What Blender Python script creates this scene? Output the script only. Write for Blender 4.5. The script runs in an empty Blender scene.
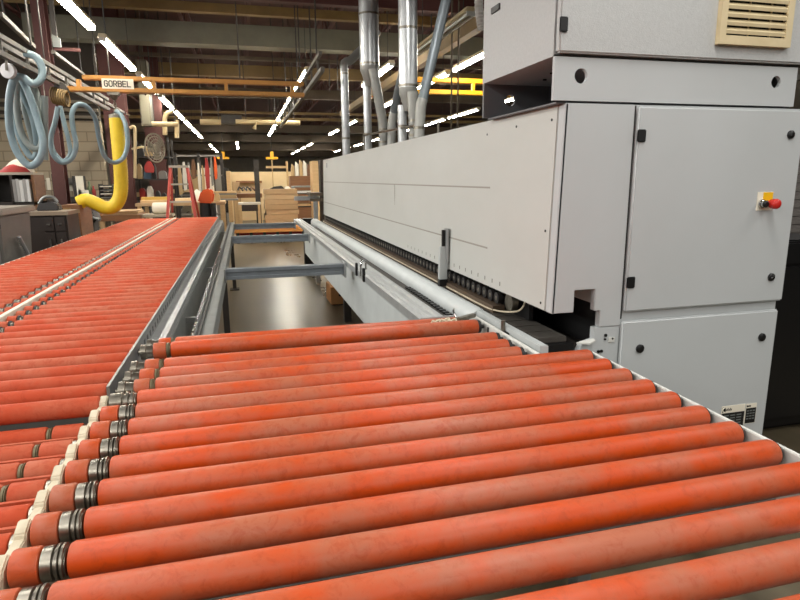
import bpy, math, random
from mathutils import Vector, Matrix
random.seed(7)
scene = bpy.context.scene
COL = scene.collection
V = Vector
# ---------------------------------------------------------------- camera maths
F = 584.335
YAW, PIT, ROL = 0.255378624, 0.206355358, -0.00872370679
cy_, sy_ = math.cos(YAW), math.sin(YAW)
fw = V((sy_*math.cos(PIT), cy_*math.cos(PIT), -math.sin(PIT)))
r0 = V((cy_, -sy_, 0)); u0 = r0.cross(fw)
c_, s_ = math.cos(ROL), math.sin(ROL)
RT = c_*r0 + s_*u0; UP = -s_*r0 + c_*u0
CAM = V((0, 0, 1.6))
def at(px, py, y):
    """point at depth y that the photograph shows at (px, py)"""
    d = RT*((px-400)/F) - UP*((py-300)/F) + fw
    return CAM + d*(y/d.y)
# ---------------------------------------------------------------- materials
def lin(c):
    if isinstance(c, str):
        c = [int(c[i:i+2], 16)/255 for i in (0, 2, 4)]
    return tuple((x/12.92 if x <= .04045 else ((x+.055)/1.055)**2.4) for x in c)
MATS = {}
def mat(name, col, rough=.5, metal=0, col2=None, scale=8, amount=.5, bump=0, bscale=60, stretch=None, random_shift=False, coat=0, spec=.5):
    if name in MATS: return MATS[name]
    m = bpy.data.materials.new(name); m.use_nodes = True
    nt = m.node_tree; b = nt.nodes['Principled BSDF']
    b.inputs['Roughness'].default_value = rough; b.inputs['Metallic'].default_value = metal
    b.inputs['Specular IOR Level'].default_value = spec
    b.inputs['Coat Weight'].default_value = coat
    c1 = lin(col); b.inputs['Base Color'].default_value = (*c1, 1)
    L = nt.links.new
    tc = nt.nodes.new('ShaderNodeTexCoord'); vec = tc.outputs['Object']
    if stretch:
        mp = nt.nodes.new('ShaderNodeMapping'); mp.inputs['Scale'].default_value = stretch
        L(vec, mp.inputs['Vector']); vec = mp.outputs['Vector']
        if random_shift:
            oi = nt.nodes.new('ShaderNodeObjectInfo'); ml = nt.nodes.new('ShaderNodeMath'); ml.operation = 'MULTIPLY'
            ml.inputs[1].default_value = 137.0; L(oi.outputs['Random'], ml.inputs[0])
            cb = nt.nodes.new('ShaderNodeCombineXYZ'); L(ml.outputs[0], cb.inputs[0]); L(ml.outputs[0], cb.inputs[1])
            L(cb.outputs[0], mp.inputs['Location'])
    if col2:
        n = nt.nodes.new('ShaderNodeTexNoise'); n.inputs['Scale'].default_value = scale
        n.inputs['Detail'].default_value = 5; n.inputs['Roughness'].default_value = .62
        L(vec, n.inputs['Vector'])
        cr = nt.nodes.new('ShaderNodeValToRGB')
        cr.color_ramp.elements[0].position = .5-amount*.5; cr.color_ramp.elements[0].color = (*c1, 1)
        cr.color_ramp.elements[1].position = .5+amount*.5; cr.color_ramp.elements[1].color = (*lin(col2), 1)
        L(n.outputs['Fac'], cr.inputs['Fac']); L(cr.outputs['Color'], b.inputs['Base Color'])
    if bump:
        n2 = nt.nodes.new('ShaderNodeTexNoise'); n2.inputs['Scale'].default_value = bscale
        L(vec, n2.inputs['Vector'])
        bp = nt.nodes.new('ShaderNodeBump'); bp.inputs['Strength'].default_value = bump; bp.inputs['Distance'].default_value = .004
        L(n2.outputs['Fac'], bp.inputs['Height']); L(bp.outputs['Normal'], b.inputs['Normal'])
    MATS[name] = m
    return m
def emit(name, col, strength):
    m = bpy.data.materials.new(name); m.use_nodes = True
    b = m.node_tree.nodes['Principled BSDF']; b.inputs['Base Color'].default_value = (.8, .8, .8, 1)
    b.inputs['Emission Color'].default_value = (*col, 1); b.inputs['Emission Strength'].default_value = strength
    return m
def brickmat(name, c1, c2, mortar):
    m = bpy.data.materials.new(name); m.use_nodes = True
    nt = m.node_tree; b = nt.nodes['Principled BSDF']; b.inputs['Roughness'].default_value = .9
    tc = nt.nodes.new('ShaderNodeTexCoord'); mp = nt.nodes.new('ShaderNodeMapping')
    mp.inputs['Rotation'].default_value = (math.pi/2, 0, 0)
    br = nt.nodes.new('ShaderNodeTexBrick')
    br.inputs['Color1'].default_value = (*lin(c1), 1); br.inputs['Color2'].default_value = (*lin(c2), 1); br.inputs['Mortar'].default_value = (*lin(mortar), 1)
    br.inputs['Scale'].default_value = 1; br.inputs['Brick Width'].default_value = .4; br.inputs['Row Height'].default_value = .2
    br.inputs['Mortar Size'].default_value = .012
    nt.links.new(tc.outputs['Object'], mp.inputs['Vector']); nt.links.new(mp.outputs['Vector'], br.inputs['Vector'])
    nt.links.new(br.outputs['Color'], b.inputs['Base Color'])
    return m
# dusty orange rubber sleeves on the rollers
def roller_mat(name, base, dusty, deep, rough=.42, spec=.35):
    m = bpy.data.materials.new(name); m.use_nodes = True
    nt = m.node_tree; L = nt.links.new; b = nt.nodes['Principled BSDF']
    b.inputs['Roughness'].default_value = rough; b.inputs['Specular IOR Level'].default_value = spec
    tc = nt.nodes.new('ShaderNodeTexCoord'); mp = nt.nodes.new('ShaderNodeMapping')
    oi = nt.nodes.new('ShaderNodeObjectInfo'); ml = nt.nodes.new('ShaderNodeMath'); ml.operation = 'MULTIPLY'; ml.inputs[1].default_value = 91
    L(oi.outputs['Random'], ml.inputs[0])
    cb = nt.nodes.new('ShaderNodeCombineXYZ')
    for k in range(3): L(ml.outputs[0], cb.inputs[k])
    L(cb.outputs[0], mp.inputs['Location']); L(tc.outputs['Object'], mp.inputs['Vector'])
    n1 = nt.nodes.new('ShaderNodeTexNoise'); n1.inputs['Scale'].default_value = 4.5; n1.inputs['Detail'].default_value = 8; n1.inputs['Roughness'].default_value = .62
    n2 = nt.nodes.new('ShaderNodeTexNoise'); n2.inputs['Scale'].default_value = 42; n2.inputs['Detail'].default_value = 7; n2.inputs['Roughness'].default_value = .7
    n2.inputs['Distortion'].default_value = .6
    L(mp.outputs['Vector'], n1.inputs['Vector']); L(mp.outputs['Vector'], n2.inputs['Vector'])
    r1 = nt.nodes.new('ShaderNodeValToRGB')
    r1.color_ramp.elements[0].position = .40; r1.color_ramp.elements[0].color = (*lin(base), 1)
    r1.color_ramp.elements[1].position = .62; r1.color_ramp.elements[1].color = (*lin(dusty), 1)
    L(n1.outputs['Fac'], r1.inputs['Fac'])
    r2 = nt.nodes.new('ShaderNodeValToRGB')
    r2.color_ramp.elements[0].position = .34; r2.color_ramp.elements[0].color = (1, 1, 1, 1)
    r2.color_ramp.elements[1].position = .5; r2.color_ramp.elements[1].color = (0, 0, 0, 1)
    L(n2.outputs['Fac'], r2.inputs['Fac'])
    mx = nt.nodes.new('ShaderNodeMix'); mx.data_type = 'RGBA'
    m3 = nt.nodes.new('ShaderNodeMath'); m3.operation = 'MULTIPLY'; m3.inputs[1].default_value = .5
    L(r2.outputs['Color'], m3.inputs[0]); L(m3.outputs[0], mx.inputs['Factor'])
    L(r1.outputs['Color'], mx.inputs['A']); mx.inputs['B'].default_value = (*lin(deep), 1)
    L(mx.outputs['Result'], b.inputs['Base Color'])
    bp = nt.nodes.new('ShaderNodeBump'); bp.inputs['Strength'].default_value = .18; bp.inputs['Distance'].default_value = .002
    L(n2.outputs['Fac'], bp.inputs['Height']); L(bp.outputs['Normal'], b.inputs['Normal'])
    return m
ORANGE = roller_mat('dusty_orange_rubber', 'C0460E', 'AA6044', '9A380E')
ORANGE2 = roller_mat('matt_orange_rubber', 'B84A2C', 'B8664C', 'A23C22', .6, .15)
STEEL = mat('worn_steel', '9C978C', .3, .9, '6E675A', 30, .5)
BRASSY = mat('drive_band', '6E6348', .5, .3)
CREAM = mat('cream_bracket', 'D9CFB6', .6, 0, 'BBAF94', 25, .5)
DARK = mat('black_rubber', '1A1817', .55)
BLACK = mat('black_plastic', '0E0E0F', .45)
GALV = mat('galvanised_steel', '9A9C9A', .42, .75, '7F8280', 14, .6)
GALVD = mat('dull_zinc_steel', '8B8D8A', .55, .4, '757873', 10, .6)
BLUEG = mat('blue_grey_steel', '7F858A', .5, .35, '6C7277', 12, .6)
ALU = mat('aluminium', 'B2B4B3', .4, .4, '9C9F9F', 20, .5)
MGREY = mat('machine_grey_paint', 'C0C4C5', .5, 0, 'B7BBBB', 2.5, .8, .06, 500)
MGREYT = mat('textured_grey_paint', 'BEC0BF', .55, 0, 'B0B2B1', 90, .6, .35, 260)
MSIDE = mat('hood_grey_paint', 'C6C8C3', .5, 0, 'BBBDB7', 1.3, .5, .04, 400, stretch=(1, .7, 1.6))
MBLUE = mat('pale_grey_paint', 'BFC4C3', .5, 0, 'B0B5B4', 6, .6)
WHITE = mat('white_paint', 'D8D8D2', .5, 0, 'C4C4BD', 9, .5)
GAP = mat('seam_shade', '2C2A29', .8)  # dark colour imitating shade in seams, grooves and behind the louvres
INNER = mat('shaded_grey_inner_sheet', '6A6B6E', .5)  # machine grey darkened for the shade inside the plinth recess
BEIGE = mat('aged_beige_plastic', 'D6C6A0', .55, 0, 'C9B78E', 12, .5)
REDP = mat('red_plastic', 'C42A22', .35)
YELLOWP = mat('yellow_sticker', 'F0BE12', .5)
CHROME = mat('chrome', 'C8C8C8', .15, 1)
BROWNB = mat('brown_belt', '5A4A3A', .7)
OXIDE = mat('red_oxide_steel', '55302A', .7, 0, '47231F', 5, .6)
BROWNS = mat('brown_steel', '5E5140', .7, 0, '4C4032', 3, .6)
TANB = mat('tan_painted_beam', '80683F', .6, 0, '6E5936', 4, .6)
GREENG = mat('grey_green_duct', '6F6C5C', .6, 0, '5D5A4C', 3, .6)
CRANE = mat('orange_crane_paint', 'BE873F', .5, 0, 'AB7834', 6, .5)
CRANEY = mat('yellow_crane_paint', 'F0B01C', .5)
HOSE = mat('blue_grey_hose', '8A9FA6', .5, 0, '748A93', 10, .5)
HOSEG = mat('grey_hose', '8E9794', .5, 0, '7C8582', 10, .5)
YTUBE = mat('yellow_lift_tube', 'E3C52C', .5, 0, 'D0AF1C', 14, .6)
WOOD = mat('pale_plywood', 'D3B283', .6, 0, 'BE9A69', 3, .7, stretch=(1, 1, 7))
WOOD2 = mat('tan_particleboard', 'B69872', .7, 0, 'A3855F', 6, .6)
WOOD3 = mat('brown_wood', '8A5E38', .6, 0, '6E4628', 4, .7, stretch=(1, 1, 6))
MAPLE = mat('maple_panel', 'E6CFA4', .6, 0, 'D9BE8E', 2, .7)
DWOOD = mat('dark_wood', '2E221B', .55, 0, '221914', 5, .6)
PAPER = mat('paper', 'E9E2D0', .8)
BINGREY = mat('grey_bin_plastic', '6A6762', .6, 0, '5C5954', 5, .6)
LADR = mat('red_fibreglass', 'A8382C', .5)
LADS = mat('aluminium_step', 'A9A295', .45, .4)
CARD = mat('cardboard', 'B27F4C', .75, 0, 'A37140', 8, .5)
CHAR = mat('charcoal_steel', '38332E', .6, 0, '2A2622', 6, .5)
CLUT = {k: mat('item_'+k, c, .6) for k, c in dict(red='9B2C26', blue='50667A', tan='B09468', white='D8D2C4', grey='7F7B74', black='201D1B', orange='DC5B22', yellow='D9A92C', brown='6B4A30', green='5C6A4A').items()}
TUBE = emit('lit_fluorescent_tube', (1, .955, .86), 74)
# ---------------------------------------------------------------- mesh builder
class MB:
    def __init__(s): s.v = []; s.f = []
    def add(s, vs, fs):
        n = len(s.v); s.v += [tuple(v) for v in vs]; s.f += [tuple(n+i for i in f) for f in fs]; return s
    def box(s, x0, x1, y0, y1, z0, z1):
        return s.add([(x0,y0,z0),(x1,y0,z0),(x1,y1,z0),(x0,y1,z0),(x0,y0,z1),(x1,y0,z1),(x1,y1,z1),(x0,y1,z1)],
                     [(0,3,2,1),(4,5,6,7),(0,1,5,4),(1,2,6,5),(2,3,7,6),(3,0,4,7)])
    def bar(s, p0, p1, w, h, up=(0,0,1)):
        p0, p1 = V(p0), V(p1); d = (p1-p0).normalized(); u = V(up)
        if abs(d.dot(u)) > .98: u = V((0,1,0))
        r = d.cross(u).normalized(); u = r.cross(d)
        vs = [p+r*a*w/2+u*b*h/2 for p in (p0, p1) for a, b in ((-1,-1),(1,-1),(1,1),(-1,1))]
        return s.add(vs, [(0,1,2,3),(7,6,5,4),(0,4,5,1),(1,5,6,2),(2,6,7,3),(3,7,4,0)])
    def lathe(s, p0, d, prof, n=20):
        """prof: list of (distance along d, radius)"""
        p0, d = V(p0), V(d).normalized(); a = d.orthogonal().normalized(); b = d.cross(a)
        k = len(s.v); m = len(prof)
        for t, r in prof:
            for i in range(n):
                th = 2*math.pi*i/n; s.v.append(tuple(p0+d*t+(a*math.cos(th)+b*math.sin(th))*r))
        for j in range(m-1):
            for i in range(n):
                i2 = (i+1) % n
                s.f.append((k+j*n+i, k+j*n+i2, k+(j+1)*n+i2, k+(j+1)*n+i))
        s.f.append(tuple(k+i for i in reversed(range(n)))); s.f.append(tuple(k+(m-1)*n+i for i in range(n)))
        return s
    def cyl(s, p0, p1, r, r1=None, n=16):
        p0, p1 = V(p0), V(p1); return s.lathe(p0, p1-p0, [(0, r), ((p1-p0).length, r if r1 is None else r1)], n)
    def tube(s, pts, r, n=10, closed=False):
        pts = [V(p) for p in pts]; m = len(pts); k = len(s.v)
        rs = r if isinstance(r, (list, tuple)) else [r]*m
        prev = None
        for i, p in enumerate(pts):
            if closed: t = pts[(i+1) % m]-pts[i-1]
            else: t = pts[min(i+1, m-1)]-pts[max(i-1, 0)]
            t.normalize()
            if prev is None: a = t.orthogonal().normalized()
            else: a = (prev-t*prev.dot(t)).normalized()
            prev = a; b = t.cross(a)
            for j in range(n):
                th = 2*math.pi*j/n; s.v.append(tuple(p+(a*math.cos(th)+b*math.sin(th))*rs[i]))
        for i in range(m if closed else m-1):
            i2 = (i+1) % m
            for j in range(n):
                j2 = (j+1) % n; s.f.append((k+i*n+j, k+i*n+j2, k+i2*n+j2, k+i2*n+j))
        if not closed:
            s.f.append(tuple(k+j for j in reversed(range(n)))); s.f.append(tuple(k+(m-1)*n+j for j in range(n)))
        return s
    def prism(s, pts, vec):
        pts = [V(p) for p in pts]; vec = V(vec); n = len(pts)
        return s.add(pts+[p+vec for p in pts], [tuple(reversed(range(n))), tuple(range(n, 2*n))]+[(i, (i+1) % n, n+(i+1) % n, n+i) for i in range(n)])
    def holed(s, x0, x1, z0, z1, hx, hz, r, y0, y1, n=32):
        """upright sheet in the xz plane with a round hole"""
        ring = []; out = []
        angs = sorted([2*math.pi*i/n for i in range(n)]+[math.atan2(z-hz, x-hx) % (2*math.pi) for x in (x0, x1) for z in (z0, z1)])
        for th in angs:
            c, q = math.cos(th), math.sin(th); t = 1e9
            if c > 1e-9: t = min(t, (x1-hx)/c)
            if c < -1e-9: t = min(t, (x0-hx)/c)
            if q > 1e-9: t = min(t, (z1-hz)/q)
            if q < -1e-9: t = min(t, (z0-hz)/q)
            ring.append((hx+c*r, hz+q*r)); out.append((hx+c*t, hz+q*t))
        m = len(angs); vs = [(x, y, z) for y in (y0, y1) for L in (ring, out) for x, z in L]; fs = []
        for i in range(m):
            j = (i+1) % m
            fs += [(i, m+i, m+j, j), (2*m+i, 2*m+j, 3*m+j, 3*m+i), (i, j, 2*m+j, 2*m+i), (m+i, 3*m+i, 3*m+j, m+j)]
        return s.add(vs, fs)
    def build(s, name, material, parent=None, bevel=0, seg=2):
        org = V(parent['_o']) if parent is not None else None
        if org is None:
            xs, ys, zs = zip(*s.v); org = V(((min(xs)+max(xs))/2, (min(ys)+max(ys))/2, min(zs)))
        me = bpy.data.meshes.new(name)
        me.from_pydata([(x-org.x, y-org.y, z-org.z) for x, y, z in s.v], [], s.f); me.update()
        import bmesh
        bm = bmesh.new(); bm.from_mesh(me); bmesh.ops.recalc_face_normals(bm, faces=bm.faces)
        if bevel:
            bmesh.ops.bevel(bm, geom=[e for e in bm.edges if len(e.link_faces) == 2 and e.calc_face_angle(0) > .6], offset=bevel, segments=seg, affect='EDGES', clamp_overlap=True)
        bm.to_mesh(me); bm.free()
        me.polygons.foreach_set('use_smooth', [True]*len(me.polygons)); me.set_sharp_from_angle(angle=math.radians(38))
        me.materials.append(material)
        o = bpy.data.objects.new(name, me); COL.objects.link(o); o['_o'] = tuple(org)
        if parent is not None: o.parent = parent
        else: o.location = org
        return o
def B(*a): return MB().box(*a)
def spline(pts, k=8, closed=False):
    pts = [V(p) for p in pts]; n = len(pts); out = []
    for i in range(n if closed else n-1):
        if closed: p0, p1, p2, p3 = pts[i-1], pts[i], pts[(i+1) % n], pts[(i+2) % n]
        else: p0, p1, p2, p3 = pts[max(i-1, 0)], pts[i], pts[i+1], pts[min(i+2, n-1)]
        for j in range(k):
            t = j/k
            out.append(.5*((2*p1)+(p2-p0)*t+(2*p0-5*p1+4*p2-p3)*t*t+(3*p1-p0-3*p2+p3)*t**3))
    if not closed: out.append(pts[-1])
    return out
def tag(o, label, cat, group=None):
    o['label'] = label; o['category'] = cat
    if group: o['group'] = group
    return o
def thing(name, label, cat, loc, group=None):
    o = bpy.data.objects.new(name, None); COL.objects.link(o); o.location = loc; o['_o'] = tuple(loc); o.empty_display_size = .1
    return tag(o, label, cat, group)
def struct(o): o['kind'] = 'structure'; return o
def stuff(o): o['kind'] = 'stuff'; return o
def dup(o, parent=None, off=(0,0,0)):
    c = o.copy(); COL.objects.link(c)
    if parent is not None: c.parent = parent
    c.location = V(o.location)+V(off)
    for ch in list(o.children): dup(ch, c)
    return c
# ================================================================ THE SETTING
def floor_mat():
    m = bpy.data.materials.new('polished_concrete'); m.use_nodes = True
    nt = m.node_tree; L = nt.links.new; b = nt.nodes['Principled BSDF']
    tc = nt.nodes.new('ShaderNodeTexCoord')
    n = nt.nodes.new('ShaderNodeTexNoise'); n.inputs['Scale'].default_value = .9; n.inputs['Detail'].default_value = 8; n.inputs['Roughness'].default_value = .65
    L(tc.outputs['Object'], n.inputs['Vector'])
    mp = nt.nodes.new('ShaderNodeMapping'); mp.inputs['Scale'].default_value = (3.1, .06, 1); L(tc.outputs['Object'], mp.inputs['Vector'])
    n2 = nt.nodes.new('ShaderNodeTexNoise'); n2.inputs['Scale'].default_value = 1; n2.inputs['Detail'].default_value = 3; L(mp.outputs['Vector'], n2.inputs['Vector'])
    mm = nt.nodes.new('ShaderNodeMath'); mm.operation = 'MULTIPLY_ADD'; mm.inputs[1].default_value = .65; L(n2.outputs['Fac'], mm.inputs[0])
    m2 = nt.nodes.new('ShaderNodeMath'); m2.operation = 'MULTIPLY'; m2.inputs[1].default_value = .35; L(n.outputs['Fac'], m2.inputs[0]); L(m2.outputs[0], mm.inputs[2])
    cr = nt.nodes.new('ShaderNodeValToRGB')
    cr.color_ramp.elements[0].position = .36; cr.color_ramp.elements[0].color = (*lin('3C3528'), 1)
    cr.color_ramp.elements[1].position = .64; cr.color_ramp.elements[1].color = (*lin('6C624E'), 1)
    L(mm.outputs[0], cr.inputs['Fac']); L(cr.outputs['Color'], b.inputs['Base Color'])
    rr = nt.nodes.new('ShaderNodeMapRange'); rr.inputs['From Min'].default_value = .35; rr.inputs['From Max'].default_value = .65; rr.inputs['To Min'].default_value = .27; rr.inputs['To Max'].default_value = .36
    L(mm.outputs[0], rr.inputs['Value']); L(rr.outputs['Result'], b.inputs['Roughness'])
    b.inputs['Specular IOR Level'].default_value = .35
    return m
struct(B(-9, 16, -8, 52, -.1, 0).build('floor', floor_mat()))
CEILM = mat('dark_red_deck', '4A2A24', .8, 0, '3A211C', 2, .6)
struct(B(-9, 16, -8, 52, 5.4, 5.5).build('ceiling', CEILM))
WALLM = mat('grey_metal_siding', '6B6459', .8, 0, '5C554B', 2, .6)
struct(B(-9.2, -9, -8, 52, -.1, 5.5).build('wall_left', WALLM))
struct(B(16, 16.2, -8, 52, -.1, 5.5).build('wall_right', WALLM))
struct(B(-9.2, 16.2, 52, 52.2, -.1, 5.5).build('wall_far', WALLM))
struct(B(-9.2, 16.2, -8.2, -8, -.1, 5.5).build('wall_near', WALLM))
BLOCK = brickmat('painted_block', 'A79880', 'B3A48B', '8C7E68')
struct(B(-9, -2.85, 14, 14.2, 0, 2.82).build('wall_back_left', BLOCK))
struct(B(-9, -2.85, 14.02, 14.18, 2.82, 5.4).build('wall_back_left_upper', mat('dark_siding', '4A4238', .8, 0, '3C352D', 2, .6)))
# girts on the upper wall
for k, z in enumerate((2.86, 3.0, 3.16)):
    struct(B(-9, -2.85, 13.9, 14.0, z, z+.06).build('trim_%d' % (k+1), mat('pale_girt', '857B68', .7)))
# roof beams crossing the hall
k = 4
for (y, py, h, d, m) in [(12.4, 34, .38, .4, GREENG), (11.5, 8, .15, .15, TANB), (9.5, -14, .3, .15, OXIDE), (15, 57, .08, .1, BROWNS), (16.5, 70, .28, .25, TANB), (21, 92, .3, .3, BROWNS),
                         (25, 112, .09, .1, TANB), (27, 118, .12, .1, TANB), (30, 128, .35, .3, BROWNS), (36, 138, .4, .3, BROWNS), (44, 147, .45, .3, BROWNS), (50, 153, .5, .3, BROWNS)]:
    z = at(220, py, y).z
    x0 = -3.6 if m is GREENG else -8.9
    struct(B(x0, 15.9, y, y+d, z-h/2, z+h/2).build('trim_%d' % k, m)); k += 1
for (x, y) in ((-4, 7), (-1, 8.2), (2, 9), (4.8, 8), (.3, 12), (3.2, 13), (7, 12)):   # bar joists along the hall under the deck
    mb = MB().bar((x, 3, 5.25), (x, 50, 5.25), .08, .08).bar((x, 3, 4.75), (x, 50, 4.75), .06, .06)
    yy = 3
    while yy < 49:
        mb.bar((x, yy, 4.77), (x, yy+.6, 5.23), .025, .025).bar((x, yy+.6, 5.23), (x, yy+1.2, 4.77), .025, .025); yy += 1.2
    struct(mb.build('trim_%d' % k, OXIDE)); k += 1
# ================================================================ FOREGROUND ROLLER TABLE
R, ZC = .031, .969
table = thing('roller_table', 'wide roller table across the foreground with dusty orange rollers', 'conveyor', (.35, 1.4, 0))
def tube_x(x0, x1, y, z, r, n=28, rnd=.008):
    return MB().lathe((x0, y, z), (1, 0, 0), [(0, r-rnd), (rnd*.3, r-rnd*.3), (rnd, r), (x1-x0-rnd, r), (x1-x0-rnd*.3, r-rnd*.3), (x1-x0, r-rnd)], n)
def collar_x(x0, x1, y, z, r, grooves=2, n=24):
    w = x1-x0; prof = [(0, r*.7), (.001, r*.93), (w*.45, r*.95), (w*.5, r*.8), (w*.58, r*.8)]
    for g in range(grooves):
        a = w*(.6+.2*g); prof += [(a, r*.98), (a+w*.1, r*.98), (a+w*.13, r*.8), (a+w*.18, r*.8)]
    prof += [(w, r*.75)]
    return MB().lathe((x0, y, z), (1, 0, 0), prof, n)
def front_roller(y, z=ZC):
    o = tube_x(-.322, 1.15, y, z, R).build('roller', ORANGE, table)
    tube_x(-.408, -.364, y, z, R, rnd=.004).build('sleeve', ORANGE, o)
    collar_x(-.362, -.324, y, z, R).build('collar', STEEL, o)
    MB().lathe((1.1495, y, z), (1, 0, 0), [(0, R*.86), (.003, R*.86), (.004, R*.3), (.012, R*.25)], 20).build('end_cap', DARK, o)
    MB().cyl((-.415, y, z), (1.165, y, z), .008, n=8).build('axle', STEEL, o)
    return o
def back_roller(y, z, x1, kind, r=R):
    if kind == 'steel':
        o = tube_x(-.262, x1, y, z, r).build('roller', ORANGE, table)
        collar_x(-.405, -.27, y, z, r, 2).build('collar', STEEL, o)
    else:
        o = tube_x(-.30, x1, y, z, r).build('roller', ORANGE, table)
        collar_x(-.405, -.362, y, z, r*.97, 0).build('end_collar', STEEL, o)
        tube_x(-.36, -.315, y, z, r, rnd=.003).build('sleeve', ORANGE, o)
        collar_x(-.315, -.301, y, z, r*.95, 1).build('drive_band', BRASSY, o)
    MB().lathe((x1-.0005, y, z), (1, 0, 0), [(0, r*.88), (.005, r*.9), (.012, r*.85), (.013, r*.3), (.03, r*.25)], 20).build('end_cap', DARK, o)
    MB().cyl((-.415, y, z), (x1+.03, y, z), .008, n=8).build('axle', STEEL, o)
    return o
FY = [1.643-.108*k for k in range(13)]
first = front_roller(FY[0])
for y in FY[1:]:
    dup(first, table, (0, y-FY[0], 0))
o5 = tube_x(-.335, 1.15, 1.751, ZC, R).build('roller', ORANGE, table)
collar_x(-.408, -.337, 1.751, ZC, R).build('collar', STEEL, o5)
MB().lathe((1.1495, 1.751, ZC), (1, 0, 0), [(0, R*.86), (.003, R*.86), (.004, R*.3), (.012, R*.25)], 20).build('end_cap', DARK, o5)
for y in (1.857, 1.960, 2.066): back_roller(y, ZC, .93, 'sleeve')
back_roller(2.262, ZC+.004, .93, 'sleeve', R*1.03)
back_roller(2.40, ZC-.012, .93, 'sleeve', R*.95)
# side rails of the table
rail = MB().box(1.163, 1.176, .2, 1.80, .84, .984)
rail.build('side_rail', WHITE, table, .002)
B(.965, .985, 1.80, 2.46, .87, .985).build('end_rail', WHITE, table, .002)
mb = MB()
for y in (1.86, 1.96, 2.06, 2.17, 2.26): mb.box(.962, .9655, y+.045, y+.057, .955, .978)
mb.build('slot', BLACK, table)
B(-.436, -.416, .2, 1.80, .86, .972).build('centre_rail', CREAM, table, .002)
for y in FY+[1.751]:                            # a cream bearing clip at every roller end
    mb = MB().prism([(-.437, y+.038, .958), (-.437, y+.012, .992), (-.437, y-.02, .980), (-.437, y-.045, .93), (-.437, y+.03, .92)], (.022, 0, 0))
    mb.build('bearing_clip', CREAM, table, .003)
for y in (.62, .98, 1.5, 2.2): B(-.415, .96 if y > 1.8 else 1.163, y, y+.05, .80, .86).build('cross_member', GALVD, table, .003)
for x, y in ((-.40, .30), (1.13, .30), (1.13, 1.70), (-.40, 2.36), (.93, 2.36)): B(x-.03, x+.03, y-.03, y+.03, 0, .87).build('leg', GALVD, table, .003)
B(.95, 1.163, .70, .76, .865, .93).build('white_block', WHITE, table, .002)
# ---- lower outfeed table at the left
lowt = thing('roller_table', 'lower orange roller table at bottom left, left of the cream rail', 'conveyor', (-.9, 1.4, 0))
def low_roller(y, z=.908):
    r = .03
    o = tube_x(-1.55, -.56, y, z, r).build('roller', ORANGE2, lowt)
    tube_x(-.545, -.472, y, z, r, rnd=.003).build('sleeve', ORANGE2, o)
    collar_x(-.56, -.545, y, z, r*.93, 1).build('drive_band', BRASSY, o)
    collar_x(-.471, -.45, y, z, r*.95, 0).build('end_collar', STEEL, o)
    return o
LY = [1.695-.107*k for k in range(12)]
lo0 = low_roller(LY[0])
for y in LY[1:]: dup(lo0, lowt, (0, y-LY[0], 0))
for y in LY: MB().bar((-1.55, y-.052, .917), (-.45, y-.052, .917), .009, .010).build('spacer_bar', ORANGE2, lowt)
B(-1.58, -1.551, .4, 1.79, .82, .94).build('side_rail', CREAM, lowt); B(-.449, -.4385, .4, 1.79, .80, .925).build('side_rail', GALVD, lowt)
for y in (.5, 1.72): B(-1.55, -.45, y, y+.04, .80, .86).build('cross_member', GALVD, lowt)
for x, y in ((-1.5, .5), (-.48, .5), (-1.5, 1.72), (-.48, 1.72)): B(x-.03, x+.03, y-.03, y+.03, 0, .80).build('leg', GALVD, lowt)
# ================================================================ LONG RETURN CONVEYOR, TWO BANKS
RB, ZB, NP, PITCH, Y0 = .0285, .968, 76, .1114, 1.745
def bank(label, x0, x1, csgn, cx):
    t = thing('roller_conveyor', label, 'conveyor', ((x0+x1)/2, 6, 0), 'long roller conveyor banks at the left')
    def mk(y, fine):
        o = tube_x(x0 if csgn < 0 else x0, x1, y, ZB, RB, 20 if fine else 14).build('roller', ORANGE2, t)
        a, b = (x1, cx) if csgn > 0 else (cx, x0)
        w = b-a
        if csgn > 0:
            collar_x(a+.004, a+w*.35, y, ZB, RB*.9, 1, 14).build('collar', STEEL, o); tube_x(a+w*.37, b-.004, y, ZB, RB*.97, 14, .003).build('sleeve', ORANGE2, o)
        else:
            collar_x(b-w*.35, b-.004, y, ZB, RB*.9, 1, 14).build('collar', STEEL, o); tube_x(a+.004, b-w*.37, y, ZB, RB*.97, 14, .003).build('sleeve', ORANGE2, o)
        MB().lathe((a+w*.34 if csgn > 0 else b-w*.37, y, ZB), (1, 0, 0), [(0, RB*.6), (.004, RB*1.0), (.010, RB*1.0), (.014, RB*.6)], 12).build('drive_band', DARK, o)
        return o
    p = mk(Y0, True)
    for k in range(1, NP): dup(p, t, (0, PITCH*k, 0))
    return t
inner = bank('inner bank of the long roller conveyor, right of the white strip', -1.012, -.434, -1, -1.082)
outer = bank('outer bank of the long roller conveyor, left of the white strip', -1.775, -1.20, 1, -1.118)
YE = Y0+PITCH*(NP-1)+.06
B(-1.112, -1.086, Y0-.05, YE, .86, 1.002).build('centre_strip', mat('white_strip', 'E6DECD', .6, 0, 'D2C8B4', 9, .6), inner, .002)
for k in range(0, 26):
    y = Y0+k*.33; B(-1.117, -1.112, y, y+.02, .97, .995).build('strip_clip', BRASSY, outer)
B(-1.80, -1.778, Y0-.05, YE, .84, .985).build('side_rail', mat('pale_rail', 'B7AFA0', .6), outer)
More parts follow.
